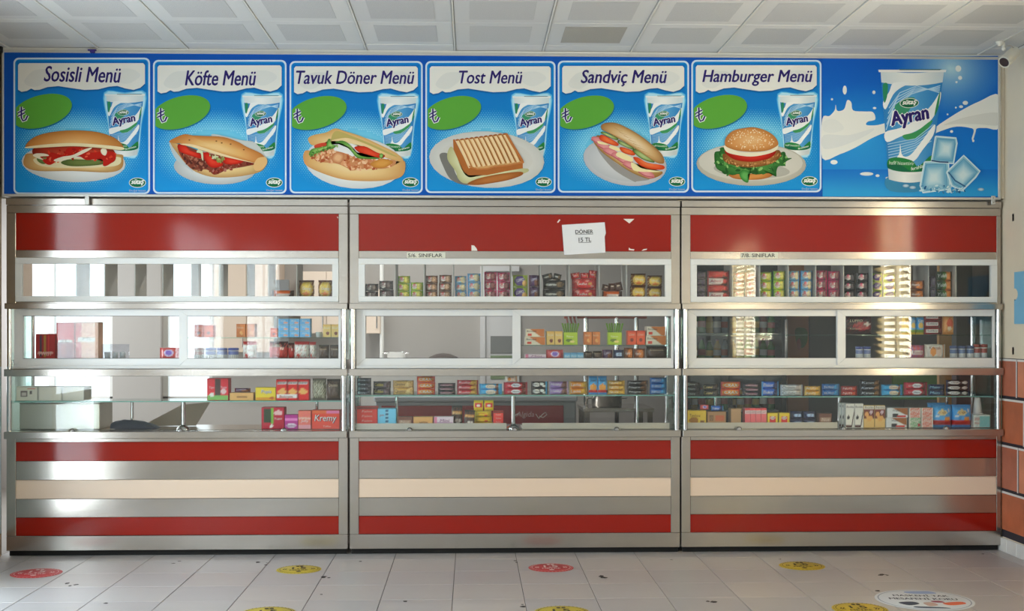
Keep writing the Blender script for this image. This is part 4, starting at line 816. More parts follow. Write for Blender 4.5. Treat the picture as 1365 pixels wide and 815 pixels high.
# cartons
box('x_kremy', 'red toffee box with white script lettering', (206, 62, 44), [('r', .5, 1, .84, 1, (206, 110, 150)), ('r', 0, .5, .86, 1, (216, 100, 60))], [('Kremy', .12, .3, .9, .74, (40, 50, 90)), ('Kremy', .1, .32, .88, .77, W_), ('Toffee', .4, .1, .68, .2, (236, 190, 180))], 'toffee_box')
box('x_popia', 'yellow sweet box with white lettering', (226, 200, 50), [('r', 0, 1, 0, .2, (222, 150, 40)), ('e', .82, .18, .12, .12, (180, 90, 40))], [('Popia', .3, .46, .8, .82, (60, 80, 150)), ('Popia', .28, .48, .78, .84, W_)], 'sweet_box')
box('x_bisk', 'red triple biscuit box', (196, 34, 34), [('r', .33, .34, 0, 1, (120, 20, 20)), ('r', .66, .67, 0, 1, (120, 20, 20))]+[('e', .17+.33*k, .42, .12, .16, (222, 170, 96)) for k in range(3)]+[('r', .0, .64, .1, .26, (232, 228, 224))]+[('r', .03+.33*k, .3+.33*k, .8, .93, (226, 222, 220)) for k in range(3)], [('Biskrem', .05+.33*k, .8, .28+.33*k, .92, (60, 30, 40)) for k in range(3)]+[('Biskrem', .1, .12, .5, .24, (160, 30, 40))], 'biscuit_box')
box('x_gum', 'red and green display box of sachets', (196, 40, 52), [('r', 0, 1, 0, .22, (110, 160, 84)), ('r', .36, .62, .22, 1, (70, 50, 48)), ('e', .2, .25, .1, .1, (226, 220, 210)), ('e', .78, .4, .14, .12, (226, 190, 190))], [('Yupo', .1, .5, .34, .66, (236, 200, 206)), ('Yupo', .64, .5, .92, .66, (236, 200, 206))], 'display_box')
box('x_cell', 'flat tan cardboard tray', (196, 150, 92), [('r', .3, .75, .35, .55, (170, 120, 70))], [('KARTON', .3, .35, .72, .6, (140, 96, 56))], 'cardboard_tray')
box('x_open', 'red and green open display box', (170, 30, 54), [('r', .06, .42, .3, .98, (44, 60, 44)), ('r', .42, .5, .25, 1, (110, 160, 60)), ('e', .74, .76, .2, .12, (222, 180, 180)), ('e', .44, .12, .08, .08, (232, 228, 224))], [('Yupo', .56, .4, .9, .54, W_)], 'display_box')
box('x_purp', 'purple and pink sweet box', (162, 50, 126), [('r', 0, 1, .62, .8, (206, 120, 176)), ('e', .5, .25, .4, .16, (222, 206, 222))], [('Bonbon', .14, .17, .84, .34, (100, 30, 110))], 'sweet_box')
box('x_pink', 'pink and orange sweet box', (222, 120, 100), [('r', 0, 1, .55, .68, (232, 190, 170)), ('n', 1.4, .5, (206, 90, 110)), ('r', 0, 1, 0, .2, (214, 150, 160))], [('Jelly', .2, .34, .8, .52, W_)], 'sweet_box')
box('x_white', 'plain white cardboard box', (216, 210, 198), [('r', 0, .02, 0, 1, (160, 154, 146))], [], 'storage_box')
box('x_whitep', 'white box with small brown print', (214, 208, 194), [('r', .22, .5, .3, .7, (110, 96, 90)), ('r', .26, .46, .36, .6, (190, 180, 170)), ('r', .66, .76, .5, .72, (100, 90, 86)), ('r', .55, .9, .86, .9, (190, 110, 100))], [], 'storage_box')
box('x_wafer', 'white and orange wafer box', (206, 196, 176), [('d', .5, -.6, (186, 106, 50)), ('r', .06, .3, .12, .4, (190, 60, 40))], [('Biscolata', .06, .6, .56, .82, (70, 50, 50))], 'wafer_box')
box('x_cream', 'pale yellow biscuit box', (226, 190, 112), [('e', .6, .3, .22, .14, (120, 60, 50)), ('r', 0, 1, .92, 1, (206, 160, 80))], [('Burçak', .14, .62, .86, .8, (236, 226, 196))], 'biscuit_box')
box('x_obox', 'brown and orange biscuit box', (176, 100, 52), [('e', .6, .34, .24, .16, (206, 150, 90)), ('d', .6, -.5, (196, 116, 62))], [('Kakaolu', .12, .66, .8, .82, (232, 206, 170))], 'biscuit_box')
box('x_rbox', 'red and orange biscuit box', (206, 84, 52), [('e', .5, .36, .2, .14, (110, 44, 40)), ('r', 0, 1, .9, 1, (186, 60, 44))], [('Çilekli', .16, .62, .84, .8, (236, 200, 180))], 'biscuit_box')
box('x_green', 'lime green display box with stick packs standing in it', (148, 172, 38), [('d', .3, -.8, (160, 180, 56)), ('e', .4, .35, .26, .12, (90, 110, 40)), ('e', .62, .25, .2, .1, (206, 190, 120))], [('Nane', .2, .6, .7, .76, (226, 232, 190))], 'display_box')
box('x_bsm', 'small light blue gum box', (122, 176, 206), [('r', 0, 1, .75, 1, (90, 140, 176))], [('Fresh', .16, .3, .84, .6, W_)], 'gum_box')
box('x_lb', 'light blue carton pack', (104, 172, 220), [('n', 1.3, .5, (150, 200, 232)), ('e', .7, .3, .22, .16, (206, 150, 130)), ('r', 0, 1, .94, 1, (222, 206, 110))], [('Süt', .2, .5, .7, .74, W_)], 'milk_carton', 'carton')
box('x_red4', 'red gum box with four printed layers', (206, 58, 50), [('r', 0, 1, .9, 1, (110, 50, 44))]+[('r', 0, 1, .22*k, .22*k+.02, (150, 36, 34)) for k in range(1, 4)], [('Falım', .25, .08+.22*k, .75, .18+.22*k, (236, 190, 180)) for k in range(4)], 'gum_box')
box('x_blue', 'light blue gum box with a dark slot', (110, 190, 222), [('r', .42, .58, .14, .98, (50, 90, 120))]+[('r', .42, .58, .2+.2*k, .26+.2*k, (150, 200, 222)) for k in range(4)], [('gum', .1, .58, .34, .7, (190, 80, 80))], 'gum_box')
box('x_brn', 'small brown chocolate box', (110, 70, 56), [('r', .1, .9, .4, .7, (160, 130, 110))], [('Nut', .2, .42, .8, .68, (222, 200, 180))], 'chocolate_box')
box('x_wp', 'white and pink sweet box', (214, 196, 206), [('r', 0, .12, 0, 1, (206, 120, 150)), ('r', .15, .95, .3, .5, (180, 150, 176))], [('Mini', .3, .52, .8, .8, (150, 90, 140))], 'sweet_box')
box('x_yc', 'yellow cardboard sweet box', (196, 164, 50), [('e', .35, .4, .26, .2, (150, 100, 40)), ('r', .7, .92, .1, .4, (120, 80, 40))], [('Toybox', .14, .55, .7, .8, (130, 70, 30))], 'sweet_box')
box('x_ct', 'brown cardboard carton with red print', (156, 116, 78), [('r', .4, .9, .4, .8, (176, 90, 56)), ('r', .08, .28, .4, .75, (110, 76, 50))], [('10', .1, .45, .26, .7, (180, 150, 110))], 'cardboard_carton')
box('x_cp', 'plain brown cardboard carton', (158, 124, 88), [], [], 'cardboard_carton')
box('x_pr', 'pink and red gum box', (214, 98, 104), [('r', 0, 1, .74, .9, (226, 206, 206)), ('r', 0, 1, .9, 1, (206, 60, 64))], [('Gum', .15, .75, .85, .89, (190, 50, 60))], 'gum_box')
box('x_yr', 'yellow box with a red picture', (226, 196, 40), [('r', .2, .8, .12, .8, (196, 36, 34)), ('e', .5, .66, .24, .12, (232, 220, 210))], [('Cin', .32, .58, .68, .74, (150, 30, 40))], 'sweet_box')
box('x_tall', 'tall white biscuit box with dark stripe', (210, 208, 202), [('r', 0, 1, 0, .1, (76, 40, 36)), ('e', .3, .42, .16, .09, (50, 46, 46)), ('d', .86, .5, (60, 50, 50)), ('d', .97, .5, (206, 204, 198))], [('Biscolata', .08, .82, .9, .92, (60, 56, 58))], 'biscuit_box')
box('x_choc', 'brown and cream cookie box', (206, 172, 106), [('r', 0, 1, .38, .84, (110, 50, 44)), ('e', .3, .6, .2, .12, (206, 150, 90)), ('e', .55, .42, .3, .13, (214, 160, 90)), ('e', .7, .7, .18, .08, (190, 170, 180)), ('r', 0, 1, .84, 1, (216, 212, 200))], [('Biscolata', .08, .87, .92, .97, (70, 50, 50))], 'cookie_box')
box('x_wf2', 'white wafer box with a brown wafer picture', (208, 212, 214), [('d', .72, -.9, (150, 90, 46)), ('r', .26, .5, .05, .4, (40, 44, 50)), ('r', .5, .92, .05, .22, (190, 50, 40))], [('Wafer', .26, .62, .62, .84, (70, 74, 84))], 'wafer_box')
box('x_tr', 'small white and red tea box', (206, 196, 186), [('n', 1.2, -.1, (190, 76, 60)), ('r', 0, .06, 0, 1, (214, 210, 204)), ('r', .94, 1, 0, 1, (214, 210, 204))], [('Elma', .2, .58, .8, .84, W_)], 'tea_box')
box('x_tg', 'small white and green tea box', (206, 206, 196), [('n', 1.2, -.1, (70, 146, 90)), ('e', .85, .25, .12, .18, (170, 40, 50)), ('r', 0, .06, 0, 1, (214, 210, 204))], [('Nane', .2, .58, .8, .84, W_)], 'tea_box')
box('x_ulk', 'white and teal carton with red lettering', (196, 206, 200), [('r', .36, 1, 0, .9, (120, 176, 174)), ('n', 2, .7, (150, 180, 176))], [('ÇAYKUR', .06, .5, .36, .8, (190, 40, 44)), ('TİRYAKİ', .06, .25, .36, .45, (190, 50, 50))], 'tea_carton', 'carton')
box('x_redbulk', 'red striped sachet box', (150, 24, 30), [('r', .2, .3, .1, .95, (60, 40, 60)), ('r', .42, .5, .1, .95, (150, 110, 40)), ('r', .62, .72, .1, .95, (190, 40, 40)), ('r', .1, .9, .2, .28, (206, 150, 140))], [('TWIST', .14, .16, .86, .32, (226, 190, 180))], 'sachet_box')
box('x_redtall', 'tall red wrapped pack stack with a white price strip', (186, 30, 34), [('r', 0, 1, 0, .46, (130, 30, 36)), ('r', .1, .9, .44, .56, (222, 214, 206)), ('r', .2, .5, .1, .4, (150, 60, 50))], [('7 TL', .3, .46, .7, .54, (60, 50, 50))], 'wafer_stack', 'wafer packs')
box('x_beige', 'tall beige and red wrapped pack stack with white strip', (206, 160, 134), [('r', 0, .25, 0, 1, (176, 40, 46)), ('n', .8, .5, (190, 130, 110)), ('r', .1, .86, .5, .6, (226, 220, 214))], [('7 TL', .3, .52, .7, .59, (60, 50, 50))], 'wafer_stack', 'wafer packs')
# pouches and bags
bar('v_pink', 'red and pink wet wipe pack', (206, 84, 84), (190, 60, 66), [('e', .5, .55, .24, .3, (206, 190, 222)), ('e', .5, .55, .16, .2, (120, 90, 180))], [], 'wipe_pack', 'wipe pack')
bar('v_lup', 'red pouch with black top and white lettering', (156, 30, 34), (60, 30, 30), [('r', 0, 1, .66, .92, (70, 36, 34)), ('e', .7, .6, .12, .1, (226, 214, 200)), ('n', 1.5, .4, (196, 60, 50))], [('LUPPO', .16, .7, .66, .84, (230, 210, 180))], 'cake_pouch', 'pouch', 'v')
bar('v_wr', 'white pouch with a red top band', (218, 214, 208), (176, 44, 46), [('r', 0, 1, .84, .93, (176, 44, 46)), ('n', 1.6, .6, (170, 110, 100)), ('e', .3, .22, .14, .08, (190, 50, 50))], [], 'biscuit_pouch', 'pouch', 'v')
bar('v_dark', 'dark brown chocolate bag', (66, 48, 40), (50, 38, 34), [('n', 1.4, .5, (96, 70, 54))], [('Çikolata', .16, .62, .8, .78, (206, 180, 150))], 'chocolate_bag', 'bag', 'v')
bar('v_sil', 'silver grey sweet bag', (126, 122, 104), (110, 104, 92), [('n', 1.7, .1, (176, 172, 150)), ('n', 2.3, .4, (90, 84, 70))], [], 'sweet_bag', 'bag', 'v')
bar('v_cof', 'dark brown coffee sachet bag', (60, 46, 40), (44, 36, 34), [('r', .08, .92, .6, .74, (190, 130, 60)), ('e', .6, .3, .3, .1, (200, 190, 180)), ('n', 1.8, .7, (120, 60, 50))], [('Hazır', .14, .6, .84, .73, (240, 210, 150))], 'coffee_bag', 'bag', 'v')
bar('v_yel', 'yellow snack sachet with red panel', (226, 196, 30), (230, 206, 60), [('r', .12, .88, .3, .74, (190, 36, 40)), ('e', .5, .5, .2, .14, (230, 220, 210))], [], 'snack_sachet', 'snack sachet', 'v')
bar('b_yl', 'flat yellow snack sachet', (226, 200, 40), (232, 210, 70), [('e', .5, .4, .3, .25, (206, 170, 30)), ('r', .55, .75, .1, .4, (200, 60, 40))], [('Jumbo', .2, .5, .7, .76, (206, 60, 40))], 'snack_sachet', 'snack sachet')
bar('v_cer', 'blue and red cereal bag with oval label', (66, 150, 206), (60, 140, 200), [('e', .45, .66, .24, .13, (226, 206, 150)), ('r', 0, 1, 0, .3, (170, 34, 34)), ('e', .7, .4, .14, .1, (206, 140, 70)), ('e', .2, .5, .08, .05, (220, 230, 236)), ('e', .8, .75, .07, .05, (220, 230, 236))], [('Ciği', .28, .6, .62, .72, (110, 60, 40))], 'cereal_bag', 'bag', 'v')
bar('v_hang', 'black and red cake multipack bag', (52, 26, 28), (44, 22, 26), [('e', .6, .4, .34, .2, (150, 34, 40)), ('e', .8, .5, .12, .08, (206, 190, 180)), ('n', 1.5, .5, (90, 30, 34))], [('LUPPO', .14, .6, .6, .72, (214, 200, 170)), ('Kakaolu', .14, .24, .56, .32, (200, 180, 150))], 'cake_multipack', 'bag', 'v')
bar('v_ychip', 'yellow and green snack bag', (206, 170, 50), (196, 150, 40), [('r', 0, 1, 0, .22, (90, 130, 60)), ('e', .5, .5, .28, .14, (226, 200, 110))], [('Cips', .2, .6, .8, .76, (190, 60, 40))], 'snack_bag', 'bag', 'v')
bar('v_bchip', 'blue and yellow snack bag', (70, 150, 200), (206, 170, 50), [('r', 0, 1, 0, .24, (110, 140, 60)), ('e', .5, .46, .3, .16, (226, 190, 90))], [('Cips', .16, .6, .84, .78, W_)], 'snack_bag', 'bag', 'v')
bar('b_rwb', 'red and white biscuit roll pack', (150, 40, 44), (120, 30, 34), [('r', .1, .7, .25, .75, (214, 208, 202)), ('d', .74, .1, (110, 50, 40))], [('Saklıköy', .14, .32, .66, .68, (90, 40, 50))], 'biscuit_pack', 'biscuit pack')
bar('v_ora', 'orange pouch with a red picture', (214, 150, 90), (200, 130, 70), [('e', .55, .55, .3, .24, (196, 80, 50)), ('e', .5, .3, .2, .1, (232, 206, 170))], [], 'snack_pouch', 'pouch', 'v')
bar('b_mix', 'red, blue and white wafer pack', (176, 80, 84), (150, 60, 70), [('n', 1.5, .3, (90, 90, 150)), ('r', .1, .9, .35, .6, (222, 214, 210))], [('Rondo', .16, .36, .8, .6, (150, 40, 60))], 'wafer_pack', 'wafer pack')
bar('b_wo', 'white and orange biscuit pack', (214, 206, 194), (200, 190, 176), [('e', .35, .5, .14, .3, (214, 140, 70)), ('e', .62, .5, .14, .3, (200, 176, 160)), ('r', .82, 1, 0, 1, (206, 150, 110))], [('Kremalı', .16, .66, .7, .86, (150, 90, 60))], 'biscuit_pack', 'biscuit pack')
bar('b_nvp', 'dark blue twist wrapped sweet pack', (50, 56, 84), (40, 44, 66), [('r', .2, .8, .35, .65, (150, 176, 206)), ('n', 1.6, .6, (80, 60, 80))], [], 'sweet_pack', 'sweet pack')
def brighten(c):
    f = min(1.16, 236/max(max(c), 1)); return tuple(v*f+3 for v in c)
for d in D.values():
    for k in ('base', 'edge', 'side', 'top'):
        if k in d: d[k] = brighten(d[k])
    d['s'] = [tuple(brighten(v) if isinstance(v, tuple) else v for v in s) for s in d['s']]
_pm, _lm = {}, {}
def ctr(u): return u
def put(dn, u0, u1, h, Y, zb, label, dep=.07, group=None, rz=0, ry=0, hpx=None):
    """one package of design dn, front face at depth Y, spanning photograph columns u0..u1 and standing on height zb"""
    d = D[dn]; ax = 'v' if d['kind'] == 'v' else 'h'
    if dn not in _pm:
        _pm[dn] = carton_mesh(d['name'], d) if d['kind'] == 'c' else pillow_mesh(d['name'], d, ax)
        _lm[dn] = letter_mesh('printed_lettering', d, d['kind'], ax) if d.get('t') else None
    x0, x1 = pX(u0, Y), pX(u1, Y); o = bpy.data.objects.new(d['name'], _pm[dn]); COL.objects.link(o)
    o.location = ((x0+x1)/2, Y+dep/2, zb); o.scale = (x1-x0, dep, h); o.rotation_euler = (0, ry, rz)
    tag(o, label, d['cat'], group)
    if _lm[dn]:
        l = bpy.data.objects.new('printed_lettering', _lm[dn]); COL.objects.link(l); l.parent = o
    return o
def hp(v0, v1, Y=.1): return (v1-v0)*(Y-CAMY)/FPX
RK = {1: ['single'], 2: ['bottom', 'top'], 3: ['bottom', 'middle', 'top'], 4: ['bottom', 'second', 'third', 'top']}
rj = random.Random(21)
def pile(dn, u0, u1, vt, vb, n, Y, zb, where, dep=.07, group=None, jit=1.2, same=False):
    h = hp(vt, vb, Y)/n; lab = D[dn]['desc'] if isinstance(dn, str) else None
    for k in range(n):
        q = dn if isinstance(dn, str) else dn[k % len(dn)]; du = rj.uniform(-jit, jit)*.35
        r = RK.get(n, ['layer']*n)[k]
        L = '%s, %s' % (D[q]['desc'], where) if n == 1 else '%s, %s of %s' % (D[q]['desc'], r, where)
        put(q, u0+du+.65, u1+du-.65, h*1.0, Y+rj.uniform(0, .006), zb+k*h, L, dep, group, rj.uniform(-.05, .05))
# ------------------------------------------------------------------ goods on show
ORD = ['first', 'second', 'third', 'fourth', 'fifth', 'sixth', 'seventh', 'eighth', 'ninth', 'tenth']
G1 = 'packs in the upper windows'; YU = .07
def cell(unit, k, *cols):
    for j, (dn, u0, u1, vt, n) in enumerate(cols):
        side = ('left pile' if j == 0 else 'right pile') if len(cols) > 1 else 'the pile'
        pile(dn, u0, u1, vt, 398.3, n, YU, ZUP+.0008, '%s in %s upper cell, %s cabinet' % (side, ORD[k], NAMES[unit]), .08, G1)
cell(1, 0, ('cd', 485.5, 504.5, 378, 2), ('cd', 504.5, 524.5, 374, 2))
cell(1, 1, ('cg', 529, 546.5, 367.5, 3), ('cg', 546.5, 564.5, 376, 2))
cell(1, 2, ('cb', 567, 584, 367, 3), ('cb', 584.5, 602.5, 366, 3))
cell(1, 3, ('cl', 606, 622.5, 367.5, 3), ('cl', 623, 641.5, 364, 3))
cell(1, 4, ('cp', 645, 662.5, 362, 3), ('cp', 663, 680.5, 362.5, 3))
cell(1, 5, ('lg', 683, 704, 366, 2), ('lp', 704.5, 719.5, 366, 2))
cell(1, 6, ('kx', 723.5, 754.5, 373, 2))
cell(1, 7, ('rt', 762, 796, 371, 2))
cell(1, 8, ('oc', 803, 831, 387.5, 1))
cell(1, 9, ('gg', 840.5, 862, 364, 2), ('gg', 863, 884, 366.5, 2))
# loose pieces lying on top of piles
hk = lambda vt: ZUP+hp(vt, 398.3, YU)
for k, (u0, u1) in enumerate(((724.5, 738), (737, 747))): put('kx', u0, u1, .045, YU+.01, hk(373)+.001, 'small black twist wrapped biscuit pack lying on the black pile, %s one' % ['left', 'right'][k], .05, G1, 0, -.25+.5*k)
for k, (u0, u1) in enumerate(((762, 774), (774, 786), (784.5, 795.5))): put('rt', u0, u1, .042+.016*(k == 2), YU+.01, hk(371)+.001, 'small red cherry sweet bag on top of the red pile, %s of three' % ['leftmost', 'middle', 'rightmost'][k], .05, G1, 0, -.15+.12*k)
for k, (u0, u1) in enumerate(((802, 812), (811.5, 821), (820.5, 831))): put('bt', u0, u1, .045+.008*k, YU+.012, hk(387.5)+.001, 'dark brown twist wrapped sweet on the orange wafer pack, %s of three' % ['leftmost', 'middle', 'rightmost'][k], .04, G1, 0, .2-.2*k)
cell(0, 8, ('oc', 361, 391, 387, 1))
cell(0, 9, ('gg', 397, 418.5, 373.5, 1), ('gg', 422.5, 443, 373.5, 1))
cell(2, 0, ('pg', 925.5, 943, 361, 4), (['ws', 'rs'], 943.5, 974, 360, 4))
cell(2, 1, ('cw', 978, 994, 362, 3), ('cw', 994.5, 1010.5, 362, 3))
cell(2, 2, ('cg', 1013.5, 1031, 361.5, 3), ('cg', 1031.5, 1049, 360, 3))
cell(2, 3, ('cl', 1051.5, 1068, 360, 3), ('cl', 1068.5, 1085, 359.5, 3))
cell(2, 4, ('cp', 1088.5, 1105, 359, 3), ('cp', 1105.5, 1121.5, 360, 3))
cell(2, 5, ('ck', 1125, 1142, 363, 3), ('ck', 1142.5, 1160, 362.5, 3))
cell(2, 6, ('lg', 1162.5, 1179, 362.5, 3), ('lg', 1179.5, 1196, 364, 3))
cell(2, 7, ('bo', 1214, 1235, 372.5, 2))
cell(2, 8, ('pg', 1238, 1250, 367, 2), ('go', 1250.5, 1272, 360.5, 3))

# middle section, left cabinet
YM = .09; zm = ZMID+.0008; G2 = 'goods behind the sliding doors'
h = lambda a, b: hp(a, b, YM)
put('x_redbulk', 47.5, 73.5, h(446, 480), YM, zm, 'red striped sachet box, leftmost behind the left sliding door', .1, G2)
put('x_redtall', 75, 98.5, h(431, 480), YM+.02, zm, 'tall red wrapped pack stack with white strip beside the red sachet box', .1, G2, .03)
put('x_beige', 100.5, 131.5, h(430.5, 480), YM+.02, zm, 'tall beige and red wrapped pack stack with white strip', .1, G2, -.02)
put('v_pink', 211.5, 238, h(464, 480), YM, zm, 'red and pink wipe pack at the end of the left sliding door', .08, G2)
clear = glass_mat('clear_bag_film', (.86, .88, .92), 1.5)
mb = MB(); x0, x1 = pX(132, YM), pX(169, YM); zt_ = zm+h(459.5, 480); V = []; nx, nz = 10, 7; rq = random.Random(5)
for sgn in (-1, 1):
    for j in range(nz+1):
        for i in range(nx+1):
            x, z = i/nx, j/nz; V.append((x0+(x1-x0)*x, YM+.06+sgn*(.004+.045*math.sin(math.pi*x)**.5*math.sin(math.pi*min(1, .15+z*.85)))+rq.uniform(-.004, .004), zm+(zt_-zm)*z))
n_ = (nx+1)*(nz+1); mb._add(V, [(s*n_+j*(nx+1)+i, s*n_+j*(nx+1)+i+1, s*n_+(j+1)*(nx+1)+i+1, s*n_+(j+1)*(nx+1)+i) for s in (0, 1) for j in range(nz) for i in range(nx)], sm=True)
bag = mb.build('clear_bag', clear, None, label='clear plastic bag of white cups behind the left sliding door', cat='bag')
for k in range(3):
    cx_ = x0+.04+.052*k; MB().lathe((cx_, YM+.06, zm+.002), [(0, 0), (.018, 0), (.022, .05), (.02, .05), (.016, .004)], 14).build('white_cup', WHITE, bag)
# right-hand door of the left cabinet
zs = SHELF_M[0]+.0008; hs = lambda vt, vb=450: hp(vt, vb, .11); YS = .11
put('x_rbox', 259, 271.5, hs(433.5), YS, zs, 'red and orange biscuit box, leftmost on the left cabinet door shelf', .09, G2); put('x_rbox', 272, 284, hs(434), YS, zs, 'red and orange biscuit box, second on the left cabinet door shelf', .09, G2)
put('x_obox', 315, 327, hs(432.5), YS, zs, 'brown and orange biscuit box, left of a pair on the left cabinet shelf', .09, G2); put('x_obox', 327.5, 339.5, hs(432.5), YS, zs, 'brown and orange biscuit box, right of a pair on the left cabinet shelf', .09, G2)
put('x_rbox', 360.5, 369.5, hs(438), YS, zs, 'small red box left of the blue carton block', .06, G2)
for r in range(3):
    for c_ in range(3): put('x_lb', 371+14.3*c_, 385+14.3*c_, hs(425.5, 450)/3, YS, zs+r*(hs(425.5, 450)/3+.0008), 'light blue carton pack, %s row %s of the blue block' % (['bottom', 'middle', 'top'][r], ['left', 'centre', 'right'][c_]), .08, 'light blue cartons')
MB().lathe((pX(424, YS), YS+.04, zs), [(0, 0), (.018, 0), (.022, .035), (.024, .036), (.02, .034), (.016, .003)], 16).build('white_cup', WHITE, None, label='small white cup on the left cabinet shelf beside the blue cartons', cat='cup')
for k in range(2): put('x_cream', 430.5+11*k, 441+11*k, hs(433), YS, zs, 'pale yellow biscuit box, %s of the pair at the left cabinet shelf end' % ['left', 'right'][k], .08, G2)
JAR = [print_mat('jar_print', .3)]
def jar(u0, u1, vt, vb, Y, zb, lid, body, label, foot=W_):
    x0, x1 = pX(u0, Y), pX(u1, Y); r = (x1-x0)/2; H = hp(vt, vb, Y); o = empty('snack_jar', ((x0+x1)/2, Y+r, zb), label, 'jar', 'snack jars')
    mb = MB(); c = ((x0+x1)/2, Y+r, zb); mb.lathe(c, [(0, 0), (r*.9, 0), (r*.94, H*.04), (r*.94, H*.42)], 18, col=foot); mb.lathe(c, [(r*.94, H*.42), (r*.95, H*.72)], 18, col=body); mb.lathe(c, [(r*.95, H*.72), (r*.9, H*.78), (0, H*.78)], 18, col=foot)
    for k in range(7): a = -math.pi/2+(k-3)*.4; mb.box(c[0]+r*.95*math.cos(a)-r*.035, c[0]+r*.95*math.cos(a)+r*.035, c[1]+r*.95*math.sin(a)-.001, c[1]+r*.95*math.sin(a)+.002, zb+H*.06, zb+H*.4, col=(150, 160, 180))
    mb.build('jar_body', JAR[0], o, color=True); MB().lathe(c, [(0, H*.785), (r, H*.785), (r, H*.97), (r*.9, H), (0, H)], 18, col=lid).build('lid', JAR[0], o, color=True)
for k in range(4): jar(257+15.2*k, 271.5+15.2*k, 464.5, 480, YM, zm, [(206, 170, 170), (110, 120, 180), (110, 120, 180), (80, 90, 160)][k], [(214, 180, 180), (130, 140, 190), (140, 150, 196), (110, 120, 180)][k], 'white and %s snack jar, %s in the jar row of the left cabinet' % (['pink', 'blue', 'blue', 'blue'][k], ORD[k]))
put('v_wr', 323, 341, h(456, 480), YM, zm, 'white pouch with red top band beside the blue jars', .07, G2); put('v_lup', 358, 383, h(456, 480), YM, zm, 'red pouch with black top and white lettering under the blue cartons', .08, G2)
put('v_lup', 383.5, 391.5, h(458, 480), YM+.02, zm, 'narrow red pouch half hidden between red and white pouches', .06, G2); put('v_wr', 391.5, 411.5, h(456, 480), YM, zm, 'white pouch with red top band, wide one right of the red pouches', .08, G2); put('v_wr', 412, 420.5, h(456.5, 480), YM+.02, zm, 'narrow white pouch with red top band beside the wide one', .06, G2)
for k in range(2): put('v_dark', 424+15*k, 438+15*k, h(460.5, 480), YM, zm, 'dark brown chocolate bag, %s of two at the left cabinet door end' % ['left', 'right'][k], .07, G2)

# right-hand door of the middle cabinet
zs = SHELF_M[1]+.0008; hs = lambda vt, vb=460.3: hp(vt, vb, .11)
for r in range(2):
    put('x_wafer', 700+r, 727-r, hs(439)/2, YS, zs+r*(hs(439)/2+.0008), 'white and orange wafer box, %s of the stack left on the middle door shelf' % ['bottom', 'top'][r], .09, G2)
    put('x_wafer', 861+r, 888-r, hs(434.5, 459)/2, YS, zs+r*(hs(434.5, 459)/2+.0008), 'white and orange wafer box, %s of the stack right on the middle door shelf' % ['bottom', 'top'][r], .09, G2)
for k in range(2):
    s = ['left', 'right'][k]
    put('x_cream', 728.5+11*k, 739+11*k, hs(442), YS, zs, 'pale yellow biscuit box, %s of the pair on the middle door shelf' % s, .08, G2); put('x_obox', 778.5+11*k, 789+11*k, hs(442, 459.5), YS, zs, 'brown and orange biscuit box, %s of the pair on the middle shelf' % s, .08, G2); put('x_rbox', 836.5+12*k, 848+12*k, hs(440.5, 459.5), YS, zs, 'red and orange biscuit box, %s of the pair on the middle shelf' % s, .08, G2)
    u0 = 751.5 if k == 0 else 810.5; g = put('x_green', u0, u0+18.5, hs(443.5), YS, zs, 'lime green display box of stick packs, %s one on the middle shelf' % s, .07, G2)
    xa, xb = pX(u0, YS), pX(u0+18.5, YS); GST = mat('green_stick_pack', (108, 150, 38), .35, 0, .15, 30)
    for q in range(7):
        xx = xa+(xb-xa)*(q+.6)/7.2; a = (q-3)*.004
        o = MB().box(-.006, .006, -.004, .004, 0, .085, b=.002).mesh('stick_pack', GST); ob = bpy.data.objects.new('stick_pack', o); COL.objects.link(ob)
        ob.location = (xx, YS+.02+.006*(q % 3), zs+hs(443.5)+.001); ob.rotation_euler = (0, a*22, 0); tag(ob, 'green stick pack in the %s lime display box, %s from left' % (s, ORD[q]), 'stick pack', 'stick packs in %s lime box' % s)
        ob.scale = (1, 1, hp(431, 443.5, YS)/.085*(1-.05*(q % 2)))
put('x_wp', 700, 728, h(473, 480), YM, zm, 'low white and pink box on the middle door floor', .08, G2); put('v_pink', 728.5, 751, h(467, 480), YM, zm, 'red and pink pack left of the small blue boxes', .07, G2)
for k in range(3): put('x_bsm', 752+8.7*k, 760.4+8.7*k, h(471, 480), YM, zm, 'small light blue gum box, %s of three on the middle door floor' % ['left', 'centre', 'right'][k], .05, G2)
for k, (dn, a, b_, vt) in enumerate((('v_dark', 779, 790, 469.5), ('v_dark', 790.5, 803, 469), ('lp', 803.5, 817, 467), ('b_nvp', 818, 832, 467), ('bo', 832.5, 845, 464.5), ('bo', 845.5, 860.5, 465.5), ('v_dark', 862, 890, 462.5))):
    put(dn, a, b_, h(vt, 480), YM, zm, D[dn]['desc']+', '+['just right of the blue gum boxes', 'second right of the blue gum boxes', 'between brown and blue packs on the middle door floor', 'under the right lime box', 'left of two under the red boxes', 'right of two under the red boxes', 'large, at the right end of the middle door floor'][k], .06, G2)

